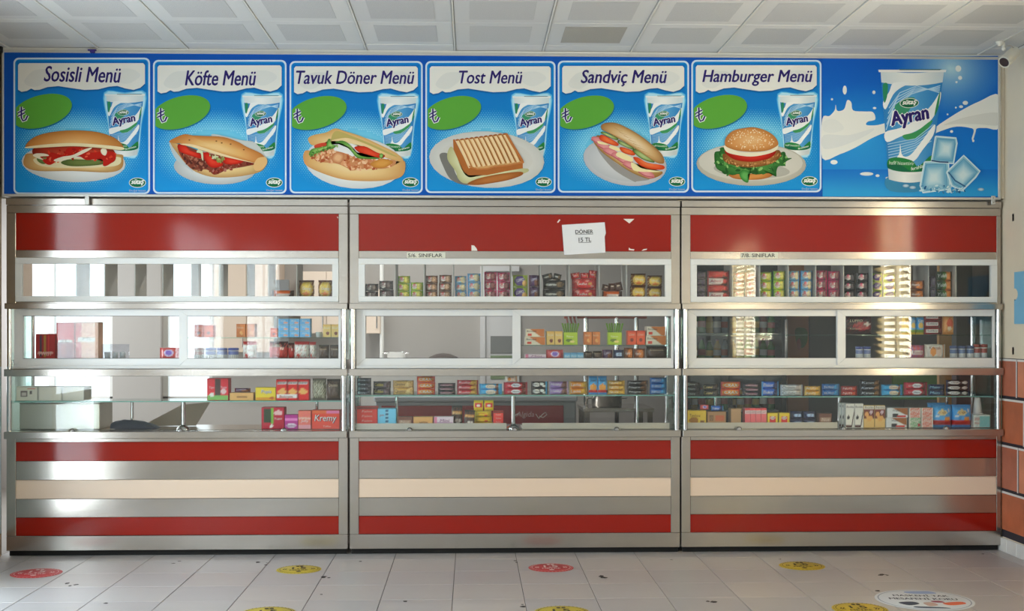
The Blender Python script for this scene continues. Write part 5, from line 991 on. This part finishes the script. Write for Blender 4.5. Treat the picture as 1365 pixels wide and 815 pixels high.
# right cabinet, right-hand door
zs = SHELF_M[2]+.0008; hs = lambda vt, vb=446.5: hp(vt, vb, .11)
put('v_hang', 1128, 1164, hs(418.5), YS, zs, 'black and red cake multipack bag at the left of the right cabinet shelf', .08, G2)
for k, (dn, a, b_) in enumerate((('v_ychip', 1204, 1213), ('v_bchip', 1213.5, 1222), ('v_bchip', 1222.5, 1233))): put(dn, a, b_, hs(420), YS, zs, D[dn]['desc']+[', first of the three on the right shelf', ', middle of the three on the right shelf', ', last of the three on the right shelf'][k], .06, G2)
for k in range(3): put('b_rwb', 1233.5, 1258, hs(418)/3, YS, zs+k*hs(418)/3, 'red and white biscuit roll pack, %s of the pile on the right shelf' % ['bottom', 'middle', 'top'][k], .08, G2)
put('v_ora', 1258.5, 1273, hs(419), YS, zs, 'orange pouch with a red picture on the right cabinet shelf', .06, G2)
for k in range(2): jar(1142+10.5*k, 1152+10.5*k, 461, 478, YM, zm, (90, 100, 160), (120, 130, 180), 'white and blue snack jar, %s of two under the hanging multipack' % ['left', 'right'][k])
put('b_mix', 1214, 1234, h(460, 479), YM, zm, 'red, blue and white wafer pack on the right door floor', .07, G2); put('b_wo', 1235, 1262, h(459, 479), YM, zm, 'white and orange biscuit pack on the right door floor', .07, G2)
for k in range(3): jar(1268+11*k, 1278.5+11*k, 461, 479, YM, zm, (86, 100, 140), (110, 130, 170), 'white and blue snack jar, %s of three at the right door end' % ['left', 'middle', 'right'][k])
jar(1299.5, 1308.5, 459, 479, YM, zm, (160, 60, 50), (170, 66, 56), 'white and red snack jar, left of two at the right end'); jar(1309, 1318, 459, 479, YM, zm, (160, 60, 50), (170, 66, 56), 'white and red snack jar, right of two at the right end')

# ---------------- lower glass shelves
YL = .08; G3 = 'bars on the lower glass shelves'
def low(unit, rows, zb, vb):
    for k, (dn, u0, u1, vt, n) in enumerate(rows):
        d = D[dn]['desc']; fi = [q for q, r in enumerate(rows) if r[0] == dn]
        pile(dn, u0, u1, vt, vb, n, YL, zb, 'the pile on %s glass shelf%s' % (NAMES[unit], '' if len(fi) == 1 else (' at left', ' at right')[fi.index(k)]), .07, G3, .7)
low(1, [('b_navy', 475, 495, 504, 4), ('b_yel', 496.5, 521, 508.5, 2), ('b_gold', 523, 552, 507.5, 2), ('b_crax', 555, 580.5, 502, 3), ('b_cook', 583, 607.5, 511, 3), ('b_rony', 608.5, 638, 507, 3), ('b_sky', 638.5, 670, 512, 2), ('b_mar', 671, 704, 510, 2), ('b_cow', 707.5, 731.5, 509, 2), ('b_pur', 732, 758.5, 509, 2), ('b_ora', 759, 784.5, 509, 2), ('b_nut', 810, 834, 508, 3), ('b_blk', 836, 865, 508, 3), ('b_blu', 866.5, 890, 504, 3)], SHELF_L[1]+.0008, 526.5)
for k in range(2): put('b_kid', 785+12.3*k, 796.8+12.3*k, hp(502, 526.5, YL), YL, SHELF_L[1]+.0008, 'blue and red upright snack sachet, %s of the pair on middle glass shelf' % ['left', 'right'][k], .04, G3)
put('b_wo', 673, 690, hp(502, 510, YL), YL+.01, SHELF_L[1]+hp(510, 526.5, YL)+.002, 'white and gold biscuit pack lying on the crimson bars', .06, G3)
low(2, [('b_dk', 915, 934.5, 509, 3), ('b_dg', 937, 959, 512, 2), ('b_crax', 961.5, 988.5, 509, 2), ('b_cook', 991, 1014.5, 511, 3), ('b_bsq', 1016, 1040, 508.5, 2), ('b_sil', 1041, 1072, 513, 2), ('b_nut', 1073.5, 1096, 515, 2), ('b_blu', 1097, 1121, 512, 2), ('b_rw', 1122.5, 1145, 515, 2), ('b_kcap', 1147, 1176, 507, 3), ('b_sky', 1176.5, 1206, 513, 2), ('b_mar', 1206.5, 1238.5, 510, 2), ('b_dkb', 1239, 1262, 513, 2), ('b_bw', 1263, 1295, 507, 3)], SHELF_L[2]+.0008, 528)
zb = SHELF_L[0]+.0008; hl = lambda vt, vb=533.5: hp(vt, vb, YL)
put('x_whitep', 21.5, 50, hl(515), YL, zb, 'white box with small brown print, leftmost on the left glass shelf', .12); put('x_white', 50.5, 82, hl(515), YL, zb, 'plain white cardboard box, middle of three on the left glass shelf', .12); put('x_white', 83, 114, hl(515), YL, zb, 'plain white cardboard box, right of three on the left glass shelf', .12, None, -.12)
put('x_gum', 276, 304.5, hl(504.5), YL, zb, 'red and green display box of sachets on the left glass shelf', .1); put('x_cell', 306, 338, hl(523.5), YL, zb, 'flat tan cardboard tray right of the red green display box', .1)
put('lp', 312, 333, .028, YL+.02, zb+hl(523.5)+.003, 'purple pack lying on the flat tan tray', .05); put('x_popia', 340.5, 367.5, hl(516.5), YL, zb, 'yellow sweet box with white lettering on the left glass shelf', .08); put('x_bisk', 368, 412, hl(506), YL, zb, 'red triple biscuit box on the left glass shelf', .08)
put('v_sil', 416, 434.5, hl(504.5), YL, zb, 'silver grey sweet bag right of the red triple box', .06); put('v_dark', 435, 453.5, hl(504, 532), YL, zb, 'dark brown chocolate bag at the right end of the left glass shelf', .06)
# ---------------- floor of the lower showcases
YF = .07; hf = lambda vt, vb=573.5: hp(vt, vb, YF); zf = ZLOW+.0008
put('x_open', 348.5, 379, hf(545), YF+.03, zf, 'red and green open display box on the left showcase floor', .1); put('x_purp', 379.5, 397, hf(554.5), YF, zf, 'purple and pink sweet box on the left showcase floor', .08); put('x_pink', 397.5, 414.5, hf(549), YF, zf, 'pink and orange sweet box left of the red toffee box', .08); put('x_kremy', 415.5, 453, hf(548.5), YF, zf, 'red toffee box with large white script lettering', .1)
zt2 = ZLOW+.0062; ht = lambda vt, vb=571: hp(vt, vb, YF)
put('x_red4', 475.5, 503, ht(542.5), YF, zt2, 'red gum box with four printed layers in the middle tray', .1); put('x_blue', 503.5, 528, ht(545), YF, zt2, 'light blue gum box with a dark slot in the middle tray', .1)
put('x_brn', 530, 549.5, ht(556), YF, zt2, 'small brown chocolate box right of the light blue gum box', .07); put('x_cell', 551, 577, ht(556), YF, zt2, 'small tan box between brown and pink boxes in the tray', .07); put('x_wp', 578.5, 604.5, ht(556), YF, zt2, 'white and pink sweet box in the middle tray', .07)
put('v_cof', 602, 616.5, ht(537, 566), YF+.06, zt2, 'dark brown coffee sachet bag, tall one behind the pink box', .04); put('v_cof', 618, 632, ht(546, 570), YF-.03, zt2+.001, 'dark brown coffee sachet bag leaning at the tray edge', .035, None, 0, .06)
for k in range(2): put('v_yel', 631.5+14*k, 644+14*k, ht(535, 549), YF+.035, zt2+ht(549)+.002, 'yellow snack sachet with red panel, %s of the two on top' % ['left', 'right'][k], .035)
for k in range(3): put('b_yl', 631+k, 657-k, ht(549)/3, YF, zt2+k*ht(549)/3, 'flat yellow snack sachet, %s of the pile' % ['bottom', 'middle', 'top'][k], .09)
put('x_red4', 657.5, 671, ht(549), YF+.02, zt2, 'narrow red gum box right of the yellow sachets', .08)
put('x_yc', 915.5, 941.5, ht(548.5), YF, zt2, 'yellow cardboard sweet box at the left of the right tray', .1); put('x_ct', 943, 968, ht(550), YF, zt2, 'brown cardboard carton with red print in the right tray', .1); put('x_cp', 974.5, 988, ht(546), YF, zt2, 'plain brown cardboard carton in the right tray', .09)
put('v_pink', 934, 945, .035, YF+.02, zt2+ht(548.5)+.004, 'small red and pink pack lying on the yellow box', .04); put('b_bsq', 949, 965, .036, YF+.02, zt2+ht(550)+.003, 'bright blue biscuit pack lying on the red printed carton', .05)
for k in range(4): put('x_pr', 993+7.3*k, 1000+7.3*k, ht(545.5), YF, zt2, 'pink and red gum box, %s of four in the right tray' % ORD[k], .08)
for k in range(2): put('x_yr', 1023+15.5*k, 1037+15.5*k, ht(552), YF, zt2, 'yellow box with a red picture, %s of two' % ['left', 'right'][k], .08)
for r, (a, b_) in enumerate(((1055, 1072), (1072.5, 1089))):
    for k in range(2): put('b_nvp', a, b_, ht(550)/2, YF+.005*k, zt2+k*ht(550)/2, 'dark blue twist wrapped sweet pack, %s %s of the pile' % (['bottom', 'top'][k], ['left', 'right'][r]), .07)
put('x_brn', 1092, 1109, ht(553), YF, zt2, 'small brown chocolate box at the right end of the right tray', .07)
for k in range(3): put('x_tall', 1118.5+3.6*k, 1127+3.6*k, hf(541), YF+.1-.025*k, zf, 'tall white biscuit box with dark stripe, %s hidden behind the front pair' % ['deepest', 'second', 'third'][k], .02)
put('x_tall', 1127.5, 1139, hf(541), YF, zf, 'tall white biscuit box with dark stripe, left of the front pair', .03); put('x_tall', 1139.5, 1151, hf(541), YF, zf, 'tall white biscuit box with dark stripe, right of the front pair', .03)
for k in range(2): put('x_choc', 1151.5+14.5*k, 1165.5+14.5*k, hf(543.5), YF, zf, 'brown and cream cookie box, %s of two' % ['left', 'right'][k], .05)
for k in range(2): put('x_wf2', 1181+k*1.5, 1209+k*1.5, hf(547)/2, YF, zf+k*(hf(547)/2+.0008), 'white wafer box with a brown wafer picture, %s of two' % ['bottom', 'top'][k], .09)
for k in range(2):
    for r in range(2): dn = 'x_tg' if (k == 0 and r == 0) else 'x_tr'; put(dn, 1212+16.3*k, 1227.5+16.3*k, hf(547)/2, YF, zf+r*(hf(547)/2+.0008), D[dn]['desc']+', %s %s of the block of four' % (['bottom', 'top'][r], ['left', 'right'][k]), .08)
for k in range(2): put('v_cer', 1245+26*k, 1270.5+26*k, hf(543), YF, zf, 'blue and red cereal bag with oval label, %s one in front' % ['left', 'right'][k], .08)
put('v_cer', 1238, 1262, hf(541.5), YF+.1, zf, 'blue and red cereal bag with oval label, behind the left one', .06)
put('x_ulk', 1297.5, 1320, hf(556.5), YF, zf, 'white and teal carton with red lettering beside the stone wall', .1)
cc = empty('paper_cone_stack', (pX(1303, .12), .12, zf+hf(556.5)+.002), 'white paper cone stack standing on the teal carton', 'paper cones'); q = cc.location
MB().lathe(q, [(0, 0), (.034, 0), (.02, .115), (.0, .116)], 16).build('cones', WHITE, cc); MB().lathe(q, [(.034, 0), (.04, .003), (.034, .008)], 16).build('rim', WHITE, cc)
# ------------------------------------------------------------------ kitchen behind the glass
# left cabinet floor: steel machine, dark bag, cardboard sheet
Yk = .1; x0, x1 = UX[0][0]+.05, pX(133, Yk); xe = pX(150, .42)
zt_ = ZLOW+hp(537.5, 573, Yk)
o = empty('steel_box', ((x0+x1)/2, .2, zf), 'dull steel box on the floor of the left showcase', 'steel box'); B('body', mat('dull_steel', (176, 172, 160), .35, .9, .1, 4), o, (x0, x1, Yk, .4, zf, zt_-.006), b=.004); B('lid', STEEL, o, (x0-.002, x1+.002, Yk-.002, .402, zt_-.006, zt_), b=.002)
mb = MB(); xa, xb = pX(150, .2), pX(212, .2); V = []; nx, nz = 16, 8; rq = random.Random(8)
for j in range(nz+1):
    for i in range(nx+1):
        x, t = i/nx, math.pi*j/nz; r = .055*math.sin(math.pi*min(1, .12+x*.88))**.5*(1-.35*x); V.append((xa+(xb-xa)*x, .2-.06*math.cos(t)+rq.uniform(-.004, .004), zf+.001+r*math.sin(t)*1.2*rq.uniform(.9, 1.08)))
mb._add(V, [(j*(nx+1)+i, j*(nx+1)+i+1, (j+1)*(nx+1)+i+1, (j+1)*(nx+1)+i) for j in range(nz) for i in range(nx)], sm=True)
mb.build('cloth_bundle', mat('navy_cloth', (48, 54, 70), .7, 0, .2, 20, .4, 40), None, label='dark navy cloth bundle beside the steel box', cat='cloth')
mb = MB(); a, b_ = px(190, 567, .4), px(262, 540, .4); mb.prism([(a[0], zf+.002), (b_[0], zf+.002), (b_[0]+.1, zf+.17), (b_[0]-.1, zf+.15)], .38, .388)
mb.build('cardboard_sheet', mat('cardboard', (150, 132, 116), .8, 0, .08, 8), None, label='leaning cardboard sheet behind the left showcase support', cat='cardboard')
CUP = mat('cream_cupboard', (226, 206, 188), .5, 0, .03, 3); HND = CHROME
def cupboard(u0, u1, v0, v1, Y, n, label, m=CUP, dep=.35):
    x0, z1 = px(u0, v0, Y); x1, z0 = px(u1, v1, Y); c = empty('wall_cupboard', ((x0+x1)/2, Y+dep/2, z0), label, 'cupboard'); B('body', m, c, (x0, x1, Y+.02, Y+dep, z0, z1))
    for k in range(n):
        a, b2 = x0+(x1-x0)*k/n+.003, x0+(x1-x0)*(k+1)/n-.003; d = B('door', m, c, (a, b2, Y, Y+.019, z0+.002, z1-.002), b=.003); B('handle', HND, d, (b2-.035, b2-.025, Y-.02, Y-.001, z0+.05, z0+.17), b=.003)
    return c
cupboard(285, 372, 300, 470, KITCH_BACK-.36, 2, 'pair of cream wall cupboards beside the kitchen window'); cupboard(400, 470, 362, 445, KITCH_BACK-.36, 2, 'cream wall cupboards behind the gold crisps bags')
cupboard(488, 507, 385, 445, KITCH_BACK-.36, 1, 'narrow beige wall cupboard behind the middle cabinet')
o = B('grey_panel', mat('dark_grey_board', (120, 122, 124), .6), None, (pX(365, 3.2), pX(385, 3.2), 3.2, 3.23, 1.35, 2.0), label='dark grey notice board on the cream cupboard', cat='board')
MB().cyl((pX(509, 3.3), 3.3, 0), (pX(509, 3.3), 3.3, KITCH_CEIL), .02, n=12).build('pipe', WHITE, None, label='thin white vertical pipe in the kitchen', cat='pipe')
# kitchen door
dn = empty('door_2', (pX(662, KITCH_BACK), KITCH_BACK, 0), kind='structure'); xa, xb = pX(640, KITCH_BACK), pX(692, KITCH_BACK); DW = mat('white_door', (216, 216, 218), .4)
B('door_leaf', DW, dn, (xa+.05, xb, KITCH_BACK-.04, KITCH_BACK-.001, .01, 2.05)); B('door_jamb', DW, dn, (xa, xa+.05, KITCH_BACK-.06, KITCH_BACK-.001, 0, 2.1), (xa, xb, KITCH_BACK-.06, KITCH_BACK-.001, 2.1, 2.15))
B('door_panel', mat('grey_door_panel', (122, 124, 124), .5), dn, (xa+.1, xb-.05, KITCH_BACK-.046, KITCH_BACK-.04, 1.3, 1.47)); B('door_panel', mat('green_door_panel', (128, 150, 110), .5), dn, (xa+.1, xb-.05, KITCH_BACK-.046, KITCH_BACK-.04, 1.05, 1.28))
# added lamp, out of view overhead, to even out the kitchen light
lp_ = empty('added_ceiling_lamp', (-.7, 2.0, KITCH_CEIL-.06), 'long white strip lamp on the kitchen ceiling', 'lamp')
B('housing', WHITE, lp_, (-1.4, 0, 1.9, 2.1, KITCH_CEIL-.06, KITCH_CEIL-.001), b=.01)
area_light('added_kitchen_lamp_light', (-.7, 2.0, KITCH_CEIL-.065), (0, 0, 0), 1.3, .16, 42, (1, .97, .93))
# chest freezer behind the middle cabinet
Yz = 1.3; FG = mat('freezer_grey', (150, 154, 158), .4, .2); FR = mat('freezer_red', (158, 26, 40), .4)
x0, x1 = pX(500, Yz), pX(768, Yz); zt_ = px(640, 527, Yz)[1]; zr0, zr1 = px(640, 566, Yz)[1], px(640, 541, Yz)[1]
fz = empty('chest_freezer', ((x0+x1)/2, Yz+.35, 0), 'grey chest freezer with a red front panel behind the middle cabinet', 'freezer')
B('body', FG, fz, (x0, x1, Yz, Yz+.7, .03, zt_-.05), b=.01); B('lid', mat('freezer_lid', (176, 182, 190), .25, .2), fz, (x0-.01, x1+.01, Yz-.015, Yz+.71, zt_-.05, zt_-.01), b=.008); B('front_panel', FR, fz, (x0+.05, x1-.1, Yz-.008, Yz-.0005, .25, zr1), b=.003)
B('lid_rim', STEEL, fz, (x0+.03, x1-.03, Yz+.05, Yz+.65, zt_-.01, zt_), b=.003)
A = Art(lambda u, v, d: (px(u, v, Yz-.009)[0], Yz-.0095-d, px(u, v, Yz-.009)[1]))
A.line([(714, 552), (718, 558), (724, 552), (727, 550), (729, 553), (724, 557), (719, 555)], 1.2, (226, 200, 200)); A.line([(682, 560), (688, 553), (692, 551)], 1.2, (226, 200, 200)); A.text('Algida', 688, 549, 712, 558, (214, 170, 176), .2, 0); A.build('swirl_mark', PRINT, fz)
# work table with pots to the right of the freezer
Yt = 1.2; x0, x1 = pX(778, Yt), pX(872, Yt); zt_ = px(820, 544.5, Yt)[1]
wt = empty('work_table', ((x0+x1)/2, Yt+.3, 0), 'steel kitchen work table behind the middle cabinet', 'table'); B('table_top', STEEL, wt, (x0, x1, Yt, Yt+.6, zt_-.03, zt_), b=.003)
for xx in (x0+.03, x1-.03):
    for yy in (Yt+.03, Yt+.57): B('leg', STEEL, wt, (xx-.02, xx+.02, yy-.02, yy+.02, 0, zt_-.03))
B('lower_shelf', mat('dark_red_crate', (110, 40, 48), .6), wt, (x0+.05, x1-.05, Yt+.05, Yt+.55, .3, .55))
def pot(u0, u1, vt, Y, zb, label, lid=True):
    xa, xb = pX(u0, Y), pX(u1, Y); r = (xb-xa)/2; H = hp(vt, 0, Y)*0+ (px(u0, vt, Y)[1]-zb); c = ((xa+xb)/2, Y+r, zb); o = empty('cooking_pot', c, label, 'pot'); PM = mat('pot_metal', (206, 206, 206), .2, 1)
    MB().lathe(c, [(0, 0), (r*.92, 0), (r*.97, H*.06), (r*.97, H*.85), (r, H*.88), (r, H*.92)], 28).build('body', PM, o)
    if lid: q = MB().lathe(c, [(r, H*.925), (r*.6, H*.98), (0, H)], 28).build('lid', PM, o); MB().lathe(c, [(0, H), (.02, H+.005), (.02, H+.03), (0, H+.035)], 12).build('knob', DARK, q)
    for s in (-1, 1): MB().tube([(c[0]+s*r*.95, c[1], zb+H*.7), (c[0]+s*(r+.03), c[1], zb+H*.72), (c[0]+s*(r+.03), c[1]-.04, zb+H*.72), (c[0]+s*r*.9, c[1]-.04, zb+H*.7)], .006).build('handle', PM, o)
pot(790, 832, 527.5, Yt+.1, zt_+.001, 'large shiny cooking pot on the steel work table')
# shelf unit carrying a pan seen through the empty sliding door
Yq = 2.6; zs2 = px(525, 479.5, Yq)[1]; x0, x1 = pX(478, Yq), pX(640, Yq)
sb = empty('kitchen_counter', ((x0+x1)/2, Yq+.3, 0), 'white kitchen counter seen through the empty middle door', 'counter'); B('counter_top', WHITE, sb, (x0, x1, Yq, Yq+.6, zs2-.04, zs2), b=.003); B('body', mat('counter_body', (190, 188, 184), .6), sb, (x0+.03, x1-.03, Yq+.03, Yq+.6, 0.001, zs2-.04))
pot(515, 540, 468.5, Yq+.1, zs2+.001, 'shallow steel pan on the white kitchen counter', False)
c = (pX(591, Yq+.2), Yq+.25, zs2+.001); MB().lathe(c, [(0, 0), (.14, 0), (.13, .015), (.06, .045), (0, .052)], 24).build('pan_lid', mat('dark_lid', (70, 60, 58), .4), None, label='dark domed pan lid lying on the white kitchen counter', cat='pan lid')
# hanging utensil rail and lamps over the middle right door
Yr = 1.9; zr = px(800, 421, Yr)[1]
ra = empty('utensil_rail', (pX(800, Yr), Yr, zr), 'red edged utensil rail hanging behind the middle right door', 'rail'); PK = mat('faded_red', (176, 96, 84), .6)
MB().cyl((pX(752, Yr), Yr, zr-.005), (pX(862, Yr), Yr, zr-.005), .022, n=10).build('rail', PK, ra)
for u in (781, 822, 848): MB().cyl((pX(u, Yr), Yr, zr-.005), (pX(u, Yr), Yr, .0), .02, n=12).build('pole', CHROME, ra)
for k in range(6): MB().cyl((pX(755+2.6*k, Yr-.05), Yr-.05, zr-.01), (pX(757+2.6*k, Yr-.05), Yr-.05, zr-.07), .006, n=8).build('hook', [PK, WHITE][k % 2], ra)
# drinks fridge, painted mural and columns behind the right cabinet
Yg = 2.4; x0, x1 = pX(914, Yg), pX(1048, Yg); FB = mat('fridge_black', (34, 36, 38), .4)
fr = empty('drinks_fridge', ((x0+x1)/2, Yg+.35, 0), 'dark glass fronted drinks fridge in the kitchen', 'fridge')
B('shell', FB, fr, (x0, x0+.04, Yg, Yg+.7, .02, 2.1), (x1-.04, x1, Yg, Yg+.7, .02, 2.1), (x0+.04, x1-.04, Yg+.66, Yg+.7, .02, 2.1), (x0+.04, x1-.04, Yg, Yg+.7, .02, .2), (x0+.04, x1-.04, Yg, Yg+.7, 2.0, 2.1))
zsh = [px(980, v, Yg)[1] for v in (548, 482, 444.5)]+[1.93-.2]
for z in zsh[:3]: B('wire_shelf', mat('fridge_shelf', (176, 178, 180), .4, .5), fr, (x0+.05, x1-.05, Yg+.06, Yg+.6, z-.012, z))
B('door_glass', GLASS, fr, (x0+.04, x1-.04, Yg-.012, Yg-.006, .2, 2.0)); B('mullion', FB, fr, (pX(973, Yg)-.02, pX(973, Yg)+.02, Yg-.02, Yg-.001, .2, 2.0)); B('door_handle', CHROME, fr, (pX(1046, Yg)-.012, pX(1046, Yg)+.012, Yg-.06, Yg-.022, 1.25, 1.62), b=.004)
BC = [((60, 40, 34), 'brown cola'), ((176, 140, 50), 'amber juice'), ((70, 130, 60), 'green soda'), ((150, 156, 160), 'clear water'), ((196, 160, 70), 'yellow juice'), ((120, 44, 40), 'red drink')]
bcount = 0; rb = random.Random(4)
for si, z in enumerate(zsh[:3]):
    for k in range(11):
        xx = x0+.1+(x1-x0-.2)*k/10; ci = rb.randrange(6) if si == 2 else (2 if k > 6 and si == 1 else rb.randrange(5)); col, nm = BC[ci]; Hb = rb.uniform(.18, .215)
        o = empty('drink_bottle', (xx, Yg+.14, z), '%s bottle on the %s fridge shelf, %s' % (nm, ['lowest', 'middle', 'upper'][si], ['far left end', 'second from left', 'third from left', 'fourth from left', 'fifth from left', 'centre', 'fifth from right', 'fourth from right', 'third from right', 'second from right', 'far right end'][k]), 'bottle', 'bottles in the drinks fridge')
        MB().lathe((xx, Yg+.14, z+.001), [(0, 0), (.03, 0), (.033, .01), (.033, Hb*.6), (.028, Hb*.72), (.013, Hb*.88), (.013, Hb*.95), (0, Hb*.95)], 12).build('bottle_body', mat('drink_%d' % ci, col, .25, 0, .1, 20), o)
        MB().lathe((xx, Yg+.14, z+.001), [(.0335, Hb*.25), (.0338, Hb*.27), (.0338, Hb*.5), (.0335, Hb*.52)], 12).build('label', [WHITE, PK, mat('label_yellow', (206, 176, 70), .5)][k % 3], o)
        MB().lathe((xx, Yg+.14, z+.001), [(.0145, Hb*.93), (.0145, Hb), (0, Hb)], 10).build('cap', [WHITE, PK, FB][(k+si) % 3], o)
Ym = 2.9
mur = B('painted_panel', mat('orange_mural', (206, 140, 90), .7, 0, .1, 3), None, (pX(1050, Ym), pX(1078, Ym), Ym, Ym+.05, 0.001, 2.6), label='orange painted panel with a green leaf shape', cat='panel')
A = Art(lambda u, v, d: (px(u, v, Ym)[0], Ym-.001-d, px(u, v, Ym)[1])); A.sm([(1060, 440), (1068, 437), (1076, 441), (1076, 455), (1070, 464), (1062, 458)], (92, 126, 56)); A.sm([(1062, 455), (1066, 452), (1068, 462), (1064, 466)], (170, 80, 50)); A.build('leaf_print', PRINT, mur)
KG = mat('grey_partition', (128, 126, 124), .6, 0, .06, 2); B('grey_partition', KG, None, (pX(1079, 3.0), pX(1205, 3.0), 3.0, 3.1, 0.001, 2.7), label='plain grey partition beside the orange painted panel', cat='partition')
B('grey_partition', mat('slate_partition', (104, 108, 114), .6, 0, .06, 2), None, (pX(1275, 1.4), pX(1299.5, 1.4), 1.4, 1.5, 0.001, 2.6), label='slate grey narrow partition at the right of the kitchen', cat='partition'); B('white_column', WHITE, None, (pX(1299.8, 1.5), pX(1321, 1.5), 1.5, 1.7, 0.001, 2.7), label='white square column at the right end of the kitchen', cat='column')
gp = B('green_poster', mat('green_board', (110, 170, 70), .6), None, (pX(1190, 2.6), pX(1300, 2.6), 2.6, 2.62, .9, 1.12), label='bright green strip board behind the lower right bars', cat='board')
op = B('painted_panel', mat('orange_pillar', (206, 160, 104), .7, 0, .1, 4), None, (pX(1252, 1.8), pX(1276, 1.8), 1.8, 1.85, .8, 2.4), label='ochre painted panel left of the slate partition', cat='panel')
# ------------------------------------------------------------------ floor stickers
YEL, RD = (206, 184, 52), (190, 40, 46)
def floor_pt(u, v):
    d = CAMZ*FPX/(v-HORIZON); return d*(math.sin(TH)+(u-682.5)/FPX*math.cos(TH)), CAMY+d*(math.cos(TH)-(u-682.5)/FPX*math.sin(TH))
def sticker(u, v, R, col, label, ang, ink, kind=0):
    x, y = floor_pt(u, v); P = MB(); n = 40
    P.lathe((x, y, .0012), [(0, .0009), (R-.001, .0009), (R, .0005), (R, 0)], n); base = P.build('floor_sticker', mat('sticker_%s' % '_'.join(map(str, col)), col, .45, 0, .05, 6), None, label=label, cat='floor sticker', group='round floor stickers')
    ca, sa = math.cos(ang), math.sin(ang)
    A = Art(lambda a, b, d: (x+(a*ca+b*sa)*R, y+(a*sa-b*ca)*R, .00225+d)); A.L = .00006
    ring = lambda r, w, c: A.raw([((r+s*w)*math.cos(2*math.pi*i/n), (r+s*w)*math.sin(2*math.pi*i/n)) for i in range(n) for s in (-1, 1)], [(2*i, 2*i+1, (2*i+3) % (2*n), (2*i+2) % (2*n)) for i in range(n)], c)
    if kind == 0:
        for k in range(36): t = 2*math.pi*k/36; A.ell(.93*math.cos(t), .93*math.sin(t), .028, .028, ink, n=6)
        ring(.85, .012, ink); A.text('1,5', -.3, -.42, .3, .05, ink, 0, .03); A.text('METRE', -.4, .14, .4, .34, ink, 0, .02); A.text('«', -.72, -.12, -.52, .16, ink, 0, .02); A.text('»', .52, -.12, .72, .16, ink, 0, .02)
        A.ell(0, .55, .12, .12, ink, n=12); A.ell(-.08, -.62, .08, .12, ink, n=10); A.ell(.1, -.62, .08, .12, ink, n=10)
    else:
        ring(.93, .012, (150, 160, 176)); A.sm([(-.2, -.8), (.3, -.85), (.4, -.62), (-.15, -.6)], (150, 168, 206))
        A.text('MASKENİ TAK', -.55, -.52, .6, -.32, (60, 64, 80), 0, .02); A.text('MESAFENİ KORU', -.7, -.22, .7, 0, (60, 64, 80), 0, .02)
        for P_, c_ in (([(-.6, .3), (-.3, .2), (-.2, .4), (-.45, .55)], (70, 76, 90)), ([(-.1, .3), (.1, .25), (.15, .5), (-.05, .6)], (190, 160, 150)), ([(.3, .3), (.7, .15), (.75, .35), (.4, .5)], (206, 100, 70)), ([(.1, .12), (.3, .1), (.35, .25), (.15, .25)], (150, 70, 90)), ([(-.35, .65), (.2, .7), (.3, .8), (-.3, .78)], (80, 90, 110))): A.sm(P_, c_)
    A.build('printed_marks', PAPER, base)
sticker(48.5, 764.8, .155, RD, 'red round distance sticker at the far left of the floor', .12, (226, 190, 186)); sticker(398.5, 759.8, .142, YEL, 'yellow round distance sticker in front of the left cabinet', .1, (90, 80, 60)); sticker(734.5, 757.5, .145, RD, 'red round distance sticker in front of the middle cabinet', 0, (232, 206, 200))
sticker(1069, 755, .147, (206, 176, 40), 'yellow round distance sticker in front of the right cabinet', -.05, (80, 70, 50)); sticker(357, 818, .15, YEL, 'yellow round distance sticker cut by the lower edge, leftmost', .1, (90, 80, 60)); sticker(749, 817, .152, YEL, 'yellow round distance sticker cut by the lower edge, centre', 0, (90, 80, 60)); sticker(1146, 812.5, .15, (206, 176, 40), 'yellow round distance sticker cut by the lower edge, beside the white one', -.05, (80, 70, 50))
sticker(1232, 800.5, .27, (206, 212, 220), 'large white round printed floor sticker at the lower right', -.1, (60, 60, 70), 1)
# ------------------------------------------------------------------ security camera
CW = mat('camera_white', (222, 218, 206), .4)
Yc = -.42; q = lambda u, v, Y=Yc: Vector((px(u, v, Y)[0], Y, px(u, v, Y)[1]))
top = q(1333, 43.5); top.z = CEIL-.003
sc = empty('security_camera', top, 'white bullet security camera hanging from the ceiling at the right wall', 'camera')
MB().lathe(top, [(0, 0), (.028, 0), (.028, -.008), (.016, -.02), (.012, -.03)], 18).build('mount', CW, sc)
j = q(1338, 65); MB().tube([(top.x, top.y, top.z-.02), q(1333.5, 49), q(1337.5, 57), j], .009, 10).lathe(j, [(0, -.014), (.012, -.01), (.014, 0), (.012, .012), (0, .015)], 12).build('arm', CW, sc)
a, b_ = q(1353, 68.5, Yc+.03), q(1338.5, 83, Yc-.03); d = (b_-a).normalized()
body = MB().cyl(a, b_, .037, .042, 20).build('camera_body', CW, sc); MB().cyl(b_, b_+d*.006, .042, .04, 20, cap=False).build('lens_hood', CW, body); MB().cyl(b_+d*.0005, b_+d*.003, .033, .03, 20).build('lens', mat('lens_dark', (54, 46, 50), .15), body)
MB().tube([q(1341, 61.5), q(1347, 60.5), q(1352.5, 65), q(1353, 69), q(1348, 70.5, Yc+.04)], .003, 6).build('cable', mat('cable_grey', (176, 170, 160), .5), sc)
x, z = px(2, 66, -.05); B('dark_bracket', DARK, None, (XL+.0005, XL+.05, -.07, -.042, z-.02, z+.02), label='small dark bracket at the upper left end of the menu board', cat='bracket')
